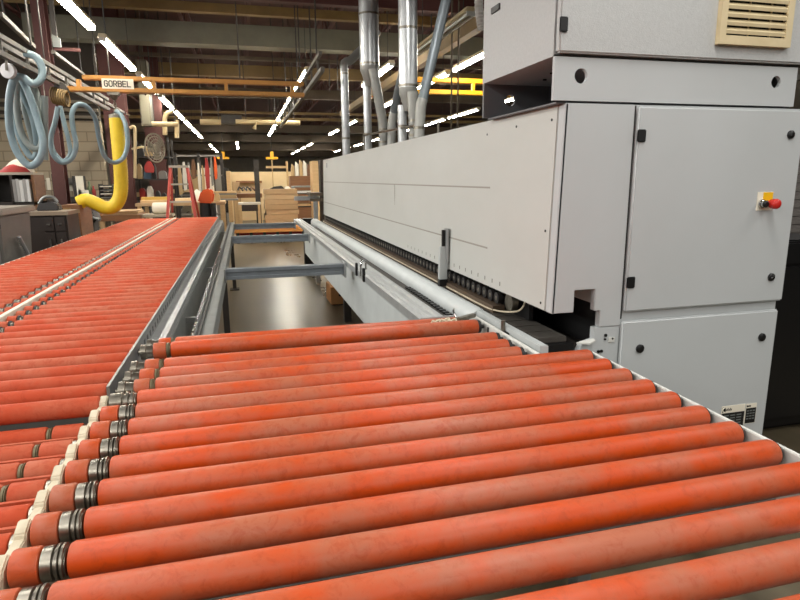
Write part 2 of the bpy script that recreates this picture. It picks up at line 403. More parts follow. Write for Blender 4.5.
# right hand frame of the inner bank
B(-.432, -.424, 1.82, YE, .90, .998).build('side_plate', GALV, inner)
mbh = MB()
y = 2.3
while y < 6: mbh.box(-.4238, -.423, y, y+.028, .948, .970); y += .075
mbh.build('slot', BLACK, inner)
MB().prism([(-.424, 1.82, .925), (-.372, 1.82, .925), (-.372, 1.82, .80), (-.362, 1.82, .80), (-.362, 1.82, .935), (-.424, 1.82, .935)], (0, YE-1.82, 0)).build('flange', ALU, inner)
B(-.362, -.35, 2.3, YE, .70, .905).build('skirt', GALVD, inner)
for x, y in ((-.46, 2.5), (-.46, 5.6), (-.46, 8.9), (-1.72, 1.9), (-1.72, 5.6), (-1.72, 8.9)):
    t = inner if x > -1 else outer
    mb = MB().box(x-.03, x+.03, y-.03, y+.03, .02, .86).box(x-.06, x+.06, y-.06, y+.06, 0, .02); mb.build('leg', CHAR, t)
B(-1.08, -.44, 1.86, 1.92, .78, .9).build('cross_member', GALVD, inner); B(-1.778, -1.13, 1.86, 1.92, .78, .9).build('cross_member', GALVD, outer)
for y in (5.6, 8.9): B(-1.08, -.44, y, y+.06, .78, .86).build('cross_member', GALVD, inner); B(-1.778, -1.13, y, y+.06, .78, .86).build('cross_member', GALVD, outer)
# lineshaft guard / transfer beam running beside the conveyor
beam = thing('transfer_rail', 'grey steel beam with chain track running beside the long roller conveyor', 'rail', (-.22, 6, 0))
B(-.252, -.178, 2.45, 10.0, .80, .90).build('rail_beam', GALVD, beam, .003)
B(-.275, -.253, 2.45, 10.0, .78, .905).build('track_channel', GALV, beam)
B(-.246, -.232, 2.46, 9.9, .9001, .912).build('belt', DARK, beam)
for k2 in range(60):
    y = 2.5+k2*.062
    B(-.272, -.258, y, y+.032, .9052, .916).build('chain_link', CHROME, beam)
B(-.285, -.20, 2.42, 2.45, .88, .915).build('end_cap', WHITE, beam)
for y in (3.3, 5.2, 8.8):
    MB().box(-.24, -.19, y, y+.05, .02, .8).box(-.28, -.15, y-.05, y+.1, 0, .02).build('leg', CHAR, beam)
    B(-.35, -.276, y, y+.03, .83, .86).build('bracket', GALV, beam)
# cross beams of the transfer bay
for n_, (y0_, lab) in enumerate(((4.44, 'nearest blue-grey cross beam between conveyor and machine'), (7.02, 'second blue-grey cross beam between conveyor and machine'), (8.98, 'farthest blue-grey cross beam between conveyor and machine'))):
    t = thing('cross_beam', lab, 'beam', (.3, y0_, .87), 'cross beams of the transfer bay')
    MB().prism([(-.177, y0_, .87), (-.177, y0_, .892), (-.177, y0_+.012, .897), (-.177, y0_+.012, .922), (-.177, y0_, .927), (-.177, y0_, .95), (-.177, y0_+.08, .95), (-.177, y0_+.08, .87)], (.89, 0, 0)).build('beam_profile', BLUEG, t)
    B(.713, .727, y0_-.03, y0_+.11, .85, .96).build('end_plate', ALU, t); B(-.1765, -.165, y0_-.03, y0_+.11, .85, .955).build('end_plate', GALV, t)
# ================================================================ EDGE BANDING MACHINE
mach = thing('edge_banding_machine', 'long pale grey woodworking machine with closed hood, right of the roller table', 'machine', (1.6, 5, 0))
XL, XR, YF, YB, ZT, ZB2 = 1.083, 2.125, 1.9, 8.35, 1.85, 1.10
# hood (sides, top, back) and grooved left face
def xs(z): return 1.076+(z-ZB2)/.75*.019            # the hood's left face leans in slightly towards the top
hood = MB().prism([(1.105, YF+.03, 1.2), (1.30, YF+.03, 1.2), (1.30, YF+.03, ZB2+.01), (XR-.01, YF+.03, ZB2+.01), (XR-.01, YF+.03, ZT-.003), (1.105, YF+.03, ZT-.003)], (0, YB-YF-.03, 0))
hood.build('hood', MSIDE, mach)
MB().prism([(xs(ZB2), 1.952, ZB2), (xs(ZB2)+.014, 1.952, ZB2), (xs(ZT)+.012, 1.952, ZT), (xs(ZT), 1.952, ZT)], (0, YB+.01-1.952, 0)).build('side_panel', MSIDE, mach, .003)
for z in (1.552, 1.276): B(xs(z)-.0007, xs(z)+.002, 2.52, YB-.05, z-.004, z+.004).build('panel_groove', mat('groove_shadow', '9B9890', .8), mach)
B(xs(1.41)-.0004, xs(1.41)+.002, 4.28, 4.287, 1.40, 1.548).build('panel_groove', MATS['groove_shadow'], mach)
for (y, z) in ((1.99, 1.80), (1.985, 1.40), (1.985, 1.125), (2.58, 1.79), (2.28, 1.80)): MB().cyl((xs(z)-.0018, y, z), (xs(z)+.001, y, z), .005, n=10).build('bolt', BLACK, mach)
B(xs(1.77)-.0015, xs(1.77)+.001, 7.95, 8.05, 1.74, 1.80).build('badge', mat('badge_grey', '8C9094', .5), mach)
mb = MB()
yy = 2.36
while yy < 3.9: mb.box(xs(1.134)-.0008, xs(1.134)+.001, yy, yy+.007, 1.125, 1.143); yy += .085
mb.build('adjustment_slot', mat('slot_grey', '77756E', .6), mach)
# front panel with the work-piece opening
front = [(xs(ZT)+.001, ZT-.002), (xs(ZB2)+.001, ZB2), (1.168, ZB2), (1.168, 1.184), (1.256, 1.184), (1.256, 1.10), (1.281, 1.10), (1.281, 1.035), (1.372, 1.035), (1.372, ZT-.002)]
MB().prism([(x, YF, z) for x, z in front], (0, .03, 0)).build('front_panel', MGREY, mach, .002)
MB().prism([(xs(ZB2)-.0005, YF, ZB2), (xs(ZB2)+.012, YF, ZB2), (xs(ZT)+.012, YF, ZT-.002), (xs(ZT)-.0005, YF, ZT-.002)], (0, .046, 0)).build('corner_post', MGREY, mach, .003)
B(1.372, XR-.012, YF+.004, YF+.03, .16, ZT-.002).build('door_frame', MGREY, mach)
B(1.371, 1.378, YF+.002, YF+.0045, 1.06, ZT-.005).build('door_seam', GAP, mach)
d = B(1.378, XR, YF-.016, YF+.002, 1.09, ZT-.008).build('door', MGREY, mach, .006, 3)
for z in (1.74, 1.205): B(1.374, 1.410, YF-.023, YF-.0165, z-.022, z+.022).build('hinge', BLACK, d, .003)
for (x, z) in ((2.06, 1.75), (2.05, 1.192)): MB().lathe((x, YF-.016, z), (0, -1, 0), [(0, .016), (.006, .016), (.009, .012)], 18).build('lock', BLACK, d)
for (x, z) in ((2.06, 1.75), (2.05, 1.192)): MB().bar((x-.006, YF-.026, z-.006), (x+.006, YF-.026, z+.006), .004, .003).build('lock_slot', CHROME, d)
d2 = B(1.372, XR-.012, YF-.016, YF+.002, .2, 1.052).build('lower_door', MGREY, mach, .006, 3)
for (x, z) in ((1.456, .94), (2.04, .94)): MB().lathe((x, YF-.016, z), (0, -1, 0), [(0, .017), (.006, .017), (.009, .012)], 18).build('lock', BLACK, d2)
# stickers on the lower door
def sticker(x0, x1, z0, z1, zl):
    t = B(x0, x1, YF-.0175, YF-.0161, z0, z1).build('maker_plate', PAPER, d2)
    B(x0+.002, x1-.002, YF-.0182, YF-.0175, z0+.002, zl).build('black_field', BLACK, t)
    w = x1-x0; zm = (zl+z1)/2; hh = (z1-zl)*.36
    B(x0+.004, x0+w*.17, YF-.0182, YF-.0175, zm-hh, zm+hh).build('logo_block', BLACK, t)
    pts = [(x0+w*.12+hh*.85*math.cos(a), YF-.0188, zm+hh*.85*math.sin(a)) for a in [math.radians(q) for q in range(70, 300, 23)]]
    MB().tube(pts, hh*.17, 6).build('logo_crescent', PAPER, t)
    mk = MB()
    for q in range(5): mk.bar((x0+w*(.2+.05*q), YF-.018, zm-hh*.5), (x0+w*(.22+.05*q), YF-.018, zm+hh*(.5 if q % 2 else .15)), .003, .001, (0, 1, 0))
    mk.build('logo_mark', CHAR, t)
    mk = MB()
    for r_ in range(4):
        for q in range(3): mk.box(x0+w*(.12+.27*q), x0+w*(.12+.27*q)+w*.2, YF-.0186, YF-.0182, zl-.014-.012*r_, zl-.010-.012*r_)
    mk.build('print_line', mat('print_grey', '7E8481', .6), t)
sticker(1.878, 1.998, .515, .652, .620); sticker(2.002, 2.058, .56, .650, .630)
# emergency stop with its key switch
B(1.936, 2.010, YF-.0185, YF-.0161, 1.462, 1.533).build('switch_plate', PAPER, d)
B(1.962, 2.009, YF-.0192, YF-.0185, 1.497, 1.532).build('warning_label', YELLOWP, d)
MB().lathe((1.957, YF-.0165, 1.488), (0, -1, 0), [(0, .017), (.010, .017), (.012, .013), (.02, .013), (.021, .01)], 20).build('key_switch', CHROME, d)
MB().lathe((1.957, YF-.0375, 1.488), (0, -1, 0), [(0, .013), (.004, .014), (.008, .009)], 16).build('key_barrel', BLACK, d)
MB().lathe((1.990, YF-.0165, 1.488), (0, -1, 0), [(0, .012), (.016, .012), (.019, .018), (.040, .020), (.047, .017), (.051, .010)], 24).build('emergency_stop', REDP, d)
# base under the front panel and machine body below the hood
base = [(1.262, 1.033), (1.372, 1.033), (1.372, .16), (1.19, .16), (1.19, .93), (1.215, .975), (1.262, .985)]
MB().prism([(x, YF+.002, z) for x, z in base], (0, .03, 0)).build('base_plate', MGREY, mach, .002)
for (x, z, r_) in ((1.312, 1.0, .006), (1.31, .985, .004), (1.342, .985, .004), (1.285, .938, .006), (1.298, .938, .006)): MB().cyl((x, YF+.002, z), (x, YF-.003, z), r_, n=10).build('bolt', BLACK, mach)
B(1.325, 1.352, YF-.002, YF+.002, .972, .99).build('small_plate', WHITE, mach)
B(1.2, XR-.03, YF+.04, YB, .16, .94).build('body', CHAR, mach)  # shade beneath the hood is put into its dark colour
B(1.25, XR-.06, YF+.1, YB-.1, 0, .16).build('plinth', BLACK, mach)
B(1.30, XR-.05, YF+.05, YB, .94, ZB2+.008).build('inner_shade', BLACK, mach)  # black box standing in for the shade inside the hood
MB().prism([(1.19, YF+.004, .975), (1.262, YF+.004, .985), (1.256, YF-.02, .985), (1.225, YF-.03, .978)], (0, 0, .006)).build('lip', WHITE, mach)
# chain track with pads, pressure rollers and belt
NPAD = 66
p0 = B(1.048, 1.175, 1.95, 2.042, .972, .994).build('track_pad', mat('track_pad_rubber', '4B4741', .7, 0, '3C3833', 20, .5), mach, .003)
for q in range(1, NPAD): dup(p0, mach, (0, q*.096, 0))
B(1.05, 1.19, 1.92, YB, .93, .972).build('track_bed', BLACK, mach)
w0 = MB().lathe((1.085, 2.42, 1.058), (1, 0, 0), [(0, .015), (.001, .027), (.02, .028), (.021, .02), (.05, .02)], 20).build('pressure_roller', DARK, mach)
MB().lathe((1.083, 2.42, 1.058), (1, 0, 0), [(0, .007), (.003, .013), (.004, .013)], 14).build('roller_hub', STEEL, w0)
for q in range(1, 84): dup(w0, mach, (0, q*.0705, 0))
B(1.14, 1.16, 2.2, YB, 1.0, ZB2).build('pressure_beam', BLACK, mach)
B(1.062, 1.12, 2.40, YB, .985, 1.026).build('pressure_belt', BROWNB, mach)
MB().tube(spline([(1.06, YB, 1.004), (1.06, 3.2, 1.004), (1.06, 2.6, 1.004), (1.066, 2.40, 1.008), (1.09, 2.27, 1.025), (1.11, 2.22, 1.045), (1.14, 2.24, 1.075), (1.16, 2.32, 1.09)], 8), .004, 8).build('belt_edge', CREAM, mach)
MB().lathe((1.09, 2.30, 1.062), (1, 0, 0), [(0, .02), (.002, .04), (.03, .04), (.032, .02)], 20).build('belt_pulley', STEEL, mach)
# height gauge clipped on the hood
g = MB().prism([(1.018, 3.03, 1.045), (1.066, 3.03, 1.045), (1.069, 3.06, 1.225), (1.032, 3.06, 1.225)], (0, .03, 0)).build('height_gauge', MBLUE, mach, .003)
B(1.045, 1.062, 3.065, 3.08, 1.20, 1.315).build('gauge_rod', BLACK, g)
B(1.0635, 1.0705, 3.03, 3.085, 1.10, 1.325).build('gauge_slide', ALU, g)
B(1.02, 1.068, 3.035, 3.07, 1.006, 1.045).build('gauge_foot', BLACK, g)
# guide bar, fence and aluminium support rail
gb = MB().prism([(1.032, 2.44, 1.004), (1.024, 2.44, 1.007), (1.0, 2.44, 1.0), (.975, 2.44, .983), (.962, 2.44, .955), (.962, 2.44, .90), (1.032, 2.44, .90)], (0, 6.6, 0)).build('guide_bar', MBLUE, mach)
B(.855, .961, 2.47, 9.0, .88, .915).build('guide_gasket', BLACK, mach)
yy = 2.5
while yy < 3.4: B(.93, .96, yy, yy+.03, .9152, .94).build('guide_rib', BLACK, mach); yy += .05
MB().prism([(1.0, 1.835, 1.003), (1.0, 1.835, .90), (1.035, 1.835, .90), (1.035, 1.835, 1.0)], (0, .61, 0)).build('infeed_fence', MBLUE, mach, .003)
B(1.0, 1.004, 1.84, 2.44, .955, .958).build('fence_groove', GAP, mach)
sn = B(.985, 1.0, 2.09, 2.15, .955, .985).build('sensor', BLACK, mach, .003); MB().cyl((.992, 2.135, .985), (.992, 2.135, 1.025), .009, n=10).build('sensor_post', STEEL, sn)
prof = [(.735, .93), (.735, .972), (.752, .978), (.758, .972), (.772, .972), (.778, .982), (.794, .982), (.80, .974), (.816, .974), (.822, .984), (.84, .984), (.846, .976), (.852, .976), (.852, .93)]
MB().prism([(x, 2.45, z) for x, z in prof], (0, 6.97, 0)).build('support_rail', ALU, mach)
B(.79, .805, 2.5, YB, .56, .93).build('rail_skirt', MBLUE, mach, .003)
B(.805, 1.2, 2.5, YB, .89, .93).build('rail_bracket', CHAR, mach)
mb = MB().box(.73, .90, 2.432, 2.449, .95, .985).build('rail_end_plate', ALU, mach, .003)
for (x, zz, r_) in ((.76, .992, .014), (.80, .996, .018), (.83, .99, .013)):
    MB().tube([(x+.022*math.cos(a), 2.30+.012*math.sin(a), zz+.012*math.sin(2*a)) for a in [q*math.pi/5 for q in range(10)]], .006, 6, True).build('cord_knot', CREAM, mach)
MB().bar((.86, 2.30, 1.0), (.955, 2.36, 1.0), .02, .016).build('latch_arm', STEEL, mach)
MB().tube(spline([(.87, 2.34, .99), (.86, 2.36, 1.02), (.875, 2.40, 1.025)], 5), .005, 8).build('latch_hook', CHROME, mach)
for y in (3.72, 3.98): B(.722, .738, y, y+.03, .93, 1.02).build('clamp_jaw', BLACK, mach, .003)
MB().tube(spline([(.735, 3.85, .95), (.735, 3.85, 1.02), (.745, 3.86, 1.05), (.77, 3.87, 1.04), (.775, 3.87, .99)], 6), .008, 8).build('clamp_hook', CHROME, mach)
for y in (3.4, 6.4): B(1.02, 1.1, y, y+.08, 0, .89).build('support_leg', CHAR, mach)
B(.70, .79, 3.75, 3.85, .50, .62).build('cable_box', GALVD, mach, .005)
# outfeed bracket at the far end of the machine
MB().box(1.0, 1.06, 8.9, 8.96, 0, 1.38).box(.72, 1.1, 8.93, 8.98, 1.28, 1.34).build('outfeed_bracket', ALU, mach)
MB().box(.9, 1.1, 8.42, 8.48, 1.28, 1.32).box(.9, 1.083, 8.42, 8.9, 1.36, 1.40).build('outfeed_arm', BROWNS, mach)
# ---- control cabinet standing on the hood
cab = thing('control_cabinet', 'grey textured cabinet standing on the machine hood at top right', 'cabinet', (1.6, 2.2, ZT))
CX0, CX1, CY0, CY1 = 1.046, 2.35, 1.9, 2.53
pl = MB().holed(CX0, 1.5, ZT+.006, 1.998, 1.148, 1.938, .025, CY0, CY0+.015)
pl.holed(1.5, 2.075, ZT+.006, 1.998, 1.979, 1.943, .022, CY0, CY0+.015)
plo = pl.build('plinth_front', MGREY, cab)
MB().holed(CX0, CX1, ZT+.006, 1.998, 1.172, 1.932, .024, CY1-.015, CY1).build('plinth_back', INNER, cab)
B(2.06, 2.075, CY0+.015, CY1-.015, ZT+.006, 1.998).build('plinth_side', INNER, cab)
B(CX0+.02, 2.06, CY0+.016, CY1-.016, ZT-.002, ZT+.003).build('plinth_floor', INNER, cab)
B(CX0-.001, CX1, CY0+.012, CY1, 2.0, 2.95).build('cabinet_body', MGREYT, cab)
B(CX0-.001, CX1, CY0+.002, CY0+.012, 2.001, 2.004).build('shadow_gap', GAP, cab)
for (x, y) in ((1.2, 2.2), (1.35, 2.1), (1.25, 2.35)): MB().cyl((x, y, 1.999), (x, y, 1.994), .008, n=10).build('bolt', BLACK, cab)
cd = B(1.050, CX1, CY0-.018, CY0+.011, 2.008, 2.95).build('cabinet_door', MGREYT, cab, .006, 3)
B(1.045, 1.076, CY0-.025, CY0-.018, 2.07, 2.118).build('hinge', BLACK, cd, .003)
MB().lathe((2.105, CY0-.018, 2.095), (0, -1, 0), [(0, .016), (.006, .016), (.009, .012)], 18).build('lock', BLACK, cd)
B(1.038, 1.0451, 2.36, 2.44, 2.262, 2.285).build('badge', BLACK, cab)
# beige louvred vent in the cabinet door
VX0, VX1, VZ0, VZ1 = 1.668, 1.985, 2.058, 2.46
ve = MB(); Yv = CY0-.019
for b_ in ((VX0, VX0+.027, VZ0, VZ1), (VX1-.027, VX1, VZ0, VZ1), (VX0+.027, VX1-.027, VZ0, VZ0+.03), (VX0+.027, VX1-.027, VZ1-.03, VZ1)):
    ve.box(b_[0], b_[1], Yv-.02, Yv, b_[2], b_[3])
vo = ve.build('vent', BEIGE, cd)
B(VX0+.027, VX1-.027, Yv-.002, Yv, VZ0+.03, VZ1-.03).build('vent_back', GAP, vo)
z = VZ0+.034
while z < VZ1-.05:
    MB().prism([(VX0+.027, Yv-.002, z+.020), (VX0+.027, Yv-.017, z+.002), (VX0+.027, Yv-.019, z+.013), (VX0+.027, Yv-.006, z+.026)], (VX1-VX0-.054, 0, 0)).build('louvre', BEIGE, vo); z += .0275
for x in (VX0+.13, VX0+.225): B(x, x+.0025, Yv-.010, Yv-.003, VZ0+.03, VZ1-.03).build('vent_rib', BEIGE, vo)
# corrugated hose behind the cabinet
hp = [at(482, 30, 2.75), at(479, 8, 2.75), at(480, -20, 2.75), at(490, -45, 2.75)]
sp = spline(hp, 14)
tag(MB().tube(sp, [.018+.003*(q % 2) for q in range(len(sp))], 12).build('corrugated_hose', mat('hose_grey', '85827C', .5)), 'grey corrugated hose rising behind the top right cabinet', 'hose')
# ================================================================ EXTRACTION DUCTS ON THE HOOD
DUCT = mat('spiral_duct', 'CACCCC', .3, .55, 'A9ACAD', 9, .6)
DUCTD = mat('dull_duct', 'A09F9A', .45, .4, '84857F', 6, .6)
def ring(mb, p, d, r): mb.lathe(V(p)-V(d)*.012, d, [(0, r), (.002, r*1.05), (.022, r*1.05), (.024, r)], 18)
def base_at(px, y, dz=0):
    p = at(px, 140, y); return V((p.x, y, ZT))
t = thing('extraction_duct', 'slim galvanised duct with elbow at the left end of the hood', 'duct', base_at(346, 7.7), 'galvanised ducts on the hood')
b = base_at(346, 7.7); e1 = at(346.5, 72, 7.7); e2 = at(351, 60, 7.75); e3 = at(378, 32, 7.9)
MB().tube([b]+[V((b.x, 7.7, e1.z))], .050, 18).build('duct_pipe', DUCT, t)
MB().tube(spline([V((b.x, 7.7, e1.z)), V((b.x+.005, 7.7, e1.z+.1)), e2, e2.lerp(e3, .25)], 7), .052, 18).build('elbow', DUCTD, t)
MB().tube([e2.lerp(e3, .2), e3], .048, 18).build('duct_pipe', DUCTD, t)
mb = MB(); ring(mb, (b.x, 7.7, e1.z-.02), (0, 0, 1), .051); ring(mb, (b.x, 7.7, ZT+.25), (0, 0, 1), .051); mb.build('clamp_ring', STEEL, t)
def branch_duct(label, px, y, w, zt_px, zs_px, px_b, px_f):
    """big drop duct that forks into two branch pipes"""
    c = at(px, 60, y); b1 = V((at(px_b, 140, y).x, y+.06, ZT)); b2 = V((at(px_f, 138, y).x, y-.12, ZT))
    t = thing('extraction_duct', label, 'duct', b1, 'galvanised ducts on the hood')
    zs = at(px, zs_px, y).z; r = w/2
    MB().cyl((c.x, y, zs), (c.x, y, 5.3), r, n=28).build('duct_pipe', DUCT, t)
    mb = MB(); ring(mb, (c.x, y, zs+.02), (0, 0, 1), r)
    ring(mb, (c.x, y, zs+.55), (0, 0, 1), r); ring(mb, (c.x, y, zs+1.0), (0, 0, 1), r); mb.build('clamp_ring', STEEL, t)
    MB().lathe((c.x, y, zs), (0, 0, -1), [(0, r), (.05, r*.98), (.10, r*.8), (.22, r*.45)], 28).build('fork_piece', DUCTD, t)
    MB().tube([(b1.x, b1.y, ZT), (b1.x, b1.y, zs-.16)], .047, 16).build('branch_pipe', DUCT, t)
    top = V((c.x+.01, y-.13, zs-.05)); k_ = V((b2.x-.01, b2.y, ZT+.42))
    MB().tube(spline([top, top.lerp(k_, .35), top.lerp(k_, .8), k_+V((.005, 0, -.06)), V((b2.x, b2.y, ZT+.2)), V((b2.x, b2.y, ZT))], 6), .055, 16).build('branch_pipe', DUCTD, t)
    mb = MB()
    for z in (ZT+.16, ZT+.30): ring(mb, (b2.x, b2.y, z), (0, 0, 1), .055)
    ring(mb, (b1.x, b1.y, ZT+.26), (0, 0, 1), .048); mb.build('clamp_ring', STEEL, t)
    return t
branch_duct('widest galvanised duct, forking in two, second duct from the left', 369.5, 7.0, .225, 0, 66, 369, 381)
branch_duct('galvanised forked duct just left of the slanted pipes on the hood', 408, 5.9, .185, 0, 88, 404, 411)
t = thing('extraction_duct', 'straight slanted grey pipe, rightmost duct on the hood', 'duct', base_at(419, 5.4), 'galvanised ducts on the hood')
b = base_at(419, 5.4); k1 = at(421, 106, 5.4); k0 = at(452, -25, 5.5)
MB().tube([k1, k0], .046, 16).build('duct_pipe', mat('slate_pipe', '7A8286', .45, .5, '687074', 8, .6), t)
MB().tube(spline([k1.lerp(k0, .05), k1, V((b.x+.01, 5.4, k1.z-.12)), V((b.x, 5.4, ZT+.12)), b], 6), .049, 16).build('flexible_joint', DUCTD, t)
mb = MB(); ring(mb, (b.x, 5.4, ZT+.2), (0, 0, 1), .05); ring(mb, (b.x, 5.4, ZT+.1), (0, 0, 1), .05); mb.build('clamp_ring', STEEL, t)
t = thing('extraction_duct', 'short slanted pipe between the two forked ducts on the hood', 'duct', base_at(391, 6.5), 'galvanised ducts on the hood')
b = base_at(391, 6.5); k1 = at(394, 112, 6.5); k0 = at(403, 70, 6.1)
MB().tube([k1, k0], .045, 14).build('duct_pipe', MATS['slate_pipe'], t)
MB().tube(spline([k1.lerp(k0, .1), k1, V((b.x+.01, 6.5, k1.z-.15)), b], 6), .047, 14).build('flexible_joint', DUCTD, t)
rt = thing('pipe_rack', 'thin steel rods tying the galvanised ducts together above the hood', 'rack', base_at(376, 6.2))
A1, A2 = V((at(362, 130, 7.1).x, 7.0, ZT+.24)), V((at(430, 125, 5.3).x, 5.3, ZT+.24))
MB().tube([A1, A2], .012, 8).build('rod', STEEL, rt); MB().cyl((A1.x, A1.y, ZT), A1, .012, n=8).build('post', STEEL, rt); MB().cyl((A2.x+.08, A2.y+.0, ZT), (A2.x+.08, A2.y, ZT+.25), .012, n=8).build('post', STEEL, rt)
# ================================================================ CEILING LAMPS
def lamp(name_label, x, y0, L, z=3.5, lit=True, group=None, w=.11):
    t = thing('fluorescent_fixture', name_label, 'lamp', (x, y0+L/2, z), group)
    h = MB().prism([(x-w*.55, y0, z+.045), (x-w*.4, y0, z+.10), (x+w*.4, y0, z+.10), (x+w*.55, y0, z+.045)], (0, L, 0)).build('housing', BEIGE if not lit else mat('lamp_housing', 'C9BD9F', .6), t)
    for sx in (-1, 1):
        MB().cyl((x+sx*w*.27, y0+.03, z+.022), (x+sx*w*.27, y0+L-.03, z+.022), .0195, n=10).build('tube', TUBE if lit else WHITE, t)
    for yy in (y0, y0+L-.03): B(x-w*.42, x+w*.42, yy, yy+.03, z, z+.05).build('lamp_holder', WHITE, t)
    for yy in (y0+.3, y0+L-.3): MB().cyl((x, yy, z+.10), (x, yy, 5.39), .006, n=6).build('hanger', CHAR, t)
    return t
ordn = ['nearest', 'second', 'third', 'fourth', 'fifth', 'sixth', 'seventh', 'eighth', 'ninth', 'tenth', 'eleventh']
def row(x, ys, L, desc, grp):
    for i, y in enumerate(ys): lamp(ordn[i]+' lit fluorescent lamp of '+desc, x, y, L, group=grp)
row(-1.78, [6.45+3.02*k for k in range(8)], 2.42, 'the left ceiling row above the conveyor', 'lamps of the left row')
row(-1.7, [35.5+4*k for k in range(3)], 2.4, 'the far left ceiling row', 'lamps of the far left row')
row(1.26, [11.35, 14.9, 17.6, 20.3, 23.0, 25.7], 2.42, 'the middle ceiling row', 'lamps of the middle row')
row(2.62, [10.45], 2.5, 'the ceiling row behind the ducts', 'lamps of the row behind the ducts')
row(3.88, [8.2, 11.1, 14.5, 20.5, 24.5, 34, 38, 42, 46], 2.6, 'the ceiling row right of the ducts', 'lamps of the row right of the ducts')
row(6.75, [13.6, 16.6, 19.6, 22.6, 28.6, 34, 38, 42], 2.6, 'the far right ceiling row', 'lamps of the far right row')
row(-.2, [33, 37], 3.2, 'the short row over the far aisle', 'lamps over the far aisle')
lamp('unlit fluorescent fixture high behind the slanted pipe', 2.78, 7.1, 2.35, lit=False, w=.16)
for (x, y) in ((9.8, 15), (9.8, 22), (9.8, 29)): pass
# ================================================================ OVERHEAD CRANES
def girder(name, label, y, x0, x1, zt, zb, th, m, posts):
    t = thing(name, label, 'crane', ((x0+x1)/2, y, zb))
    B(x0+.19, x1, y-.05, y+.05, zt-th/2, zt+th/2).build('top_chord', m, t, .006)
    B(x0, x1, y-.06, y+.06, zb-th/2, zb+th/2).build('bottom_chord', m, t, .006)
    for x in posts: B(x-.022, x+.022, y-.04, y+.04, zb+th/2, zt-th/2).build('post', m, t)
    return t
YBR = 8.3
zt, zb = at(180, 80.5, YBR).z, at(180, 92, YBR).z
xl = at(67, 90, YBR).x
gt = girder('bridge_crane', 'orange bridge crane girder with white name plate at left', YBR, xl, .86, zt, zb, .052, CRANE, [at(p, 85, YBR).x for p in (79.2, 154, 226, 292)])
sx0, sx1 = at(103, 85, YBR).x, at(134.5, 85, YBR).x
sg = B(sx0, sx1, YBR-.064, YBR-.055, zb+.01, zt-.012).build('name_plate', PAPER, gt)
LET = {'G': [[(1, .8), (.8, 1), (.2, 1), (0, .8), (0, .2), (.2, 0), (.8, 0), (1, .2), (1, .48), (.55, .48)]], 'O': [[(.2, 1), (.8, 1), (1, .8), (1, .2), (.8, 0), (.2, 0), (0, .2), (0, .8), (.2, 1), (.5, 1)]],
       'R': [[(0, 0), (0, 1), (.8, 1), (1, .85), (1, .62), (.8, .47), (0, .47)], [(.5, .47), (1, 0)]], 'B': [[(0, 0), (0, 1), (.8, 1), (1, .87), (1, .65), (.82, .53), (0, .53)], [(.8, .53), (1, .4), (1, .13), (.8, 0), (0, 0)]],
       'E': [[(1, 1), (0, 1), (0, 0), (1, 0)], [(0, .5), (.85, .5)]], 'L': [[(0, 1), (0, 0), (1, 0)]]}
cw = (sx1-sx0-.05)/6; lz = zb+.036; lh = zt-zb-.075
for i, ch in enumerate('GORBEL'):
    lx = sx0+.03+cw*i; mb = MB()
    for st in LET[ch]:
        for (u0, v0), (u1, v1) in zip(st, st[1:]):
            p0 = V((lx+u0*cw*.68, YBR-.0655, lz+v0*lh)); p1 = V((lx+u1*cw*.68, YBR-.0655, lz+v1*lh)); e_ = (p1-p0).normalized()*.0045
            mb.bar(p0-e_, p1+e_, .003, .0115, (e_.z, 0, -e_.x))
    mb.build('letter', CHAR, sg)
# lifting tackle and yellow vacuum lift tube
hkx = at(114, 96, YBR).x; hz = zb-.026
hk = thing('hoist_trolley', 'small grey trolley with hook chain under the orange crane girder', 'hoist', (hkx, YBR, hz-.3))
B(hkx-.07, hkx+.07, YBR-.05, YBR+.05, hz-.035, hz).build('trolley', STEEL, hk, .004)
MB().lathe((hkx, YBR, hz-.035), (0, 0, -1), [(0, .05), (.03, .04), (.06, .015)], 12).build('cone', STEEL, hk)
for q in range(5):
    z = hz-.09-q*.042
    cpts = [(hkx+(.016*math.cos(a) if q % 2 else 0), YBR+(0 if q % 2 else .016*math.cos(a)), z-.012+.028*math.sin(a)) for a in [j*math.pi/5 for j in range(10)]]
    MB().tube(cpts, .006, 6, True).build('chain_link', STEEL, hk)
yt = thing('vacuum_lift_tube', 'yellow vacuum lift tube hanging beside the brown column, curling left', 'lifter', at(118, 207, YBR))
ypts = [at(116, 118, YBR), at(119, 150, YBR), at(121, 178, YBR), at(120, 196, YBR), at(114, 206, YBR), at(105, 207.5, YBR), at(95, 203, YBR), at(86, 200, YBR), at(79, 203, YBR)]
sp = spline(ypts, 14)
MB().tube(sp, [.082+(.002 if q % 2 else 0) for q in range(len(sp))], 20).build('lift_tube', YTUBE, yt)
MB().lathe(at(116, 119, YBR), (0, 0, 1), [(0, .082), (.05, .082), (.06, .06), (.08, .02), (.12, .01)], 18).build('swivel_head', STEEL, yt)
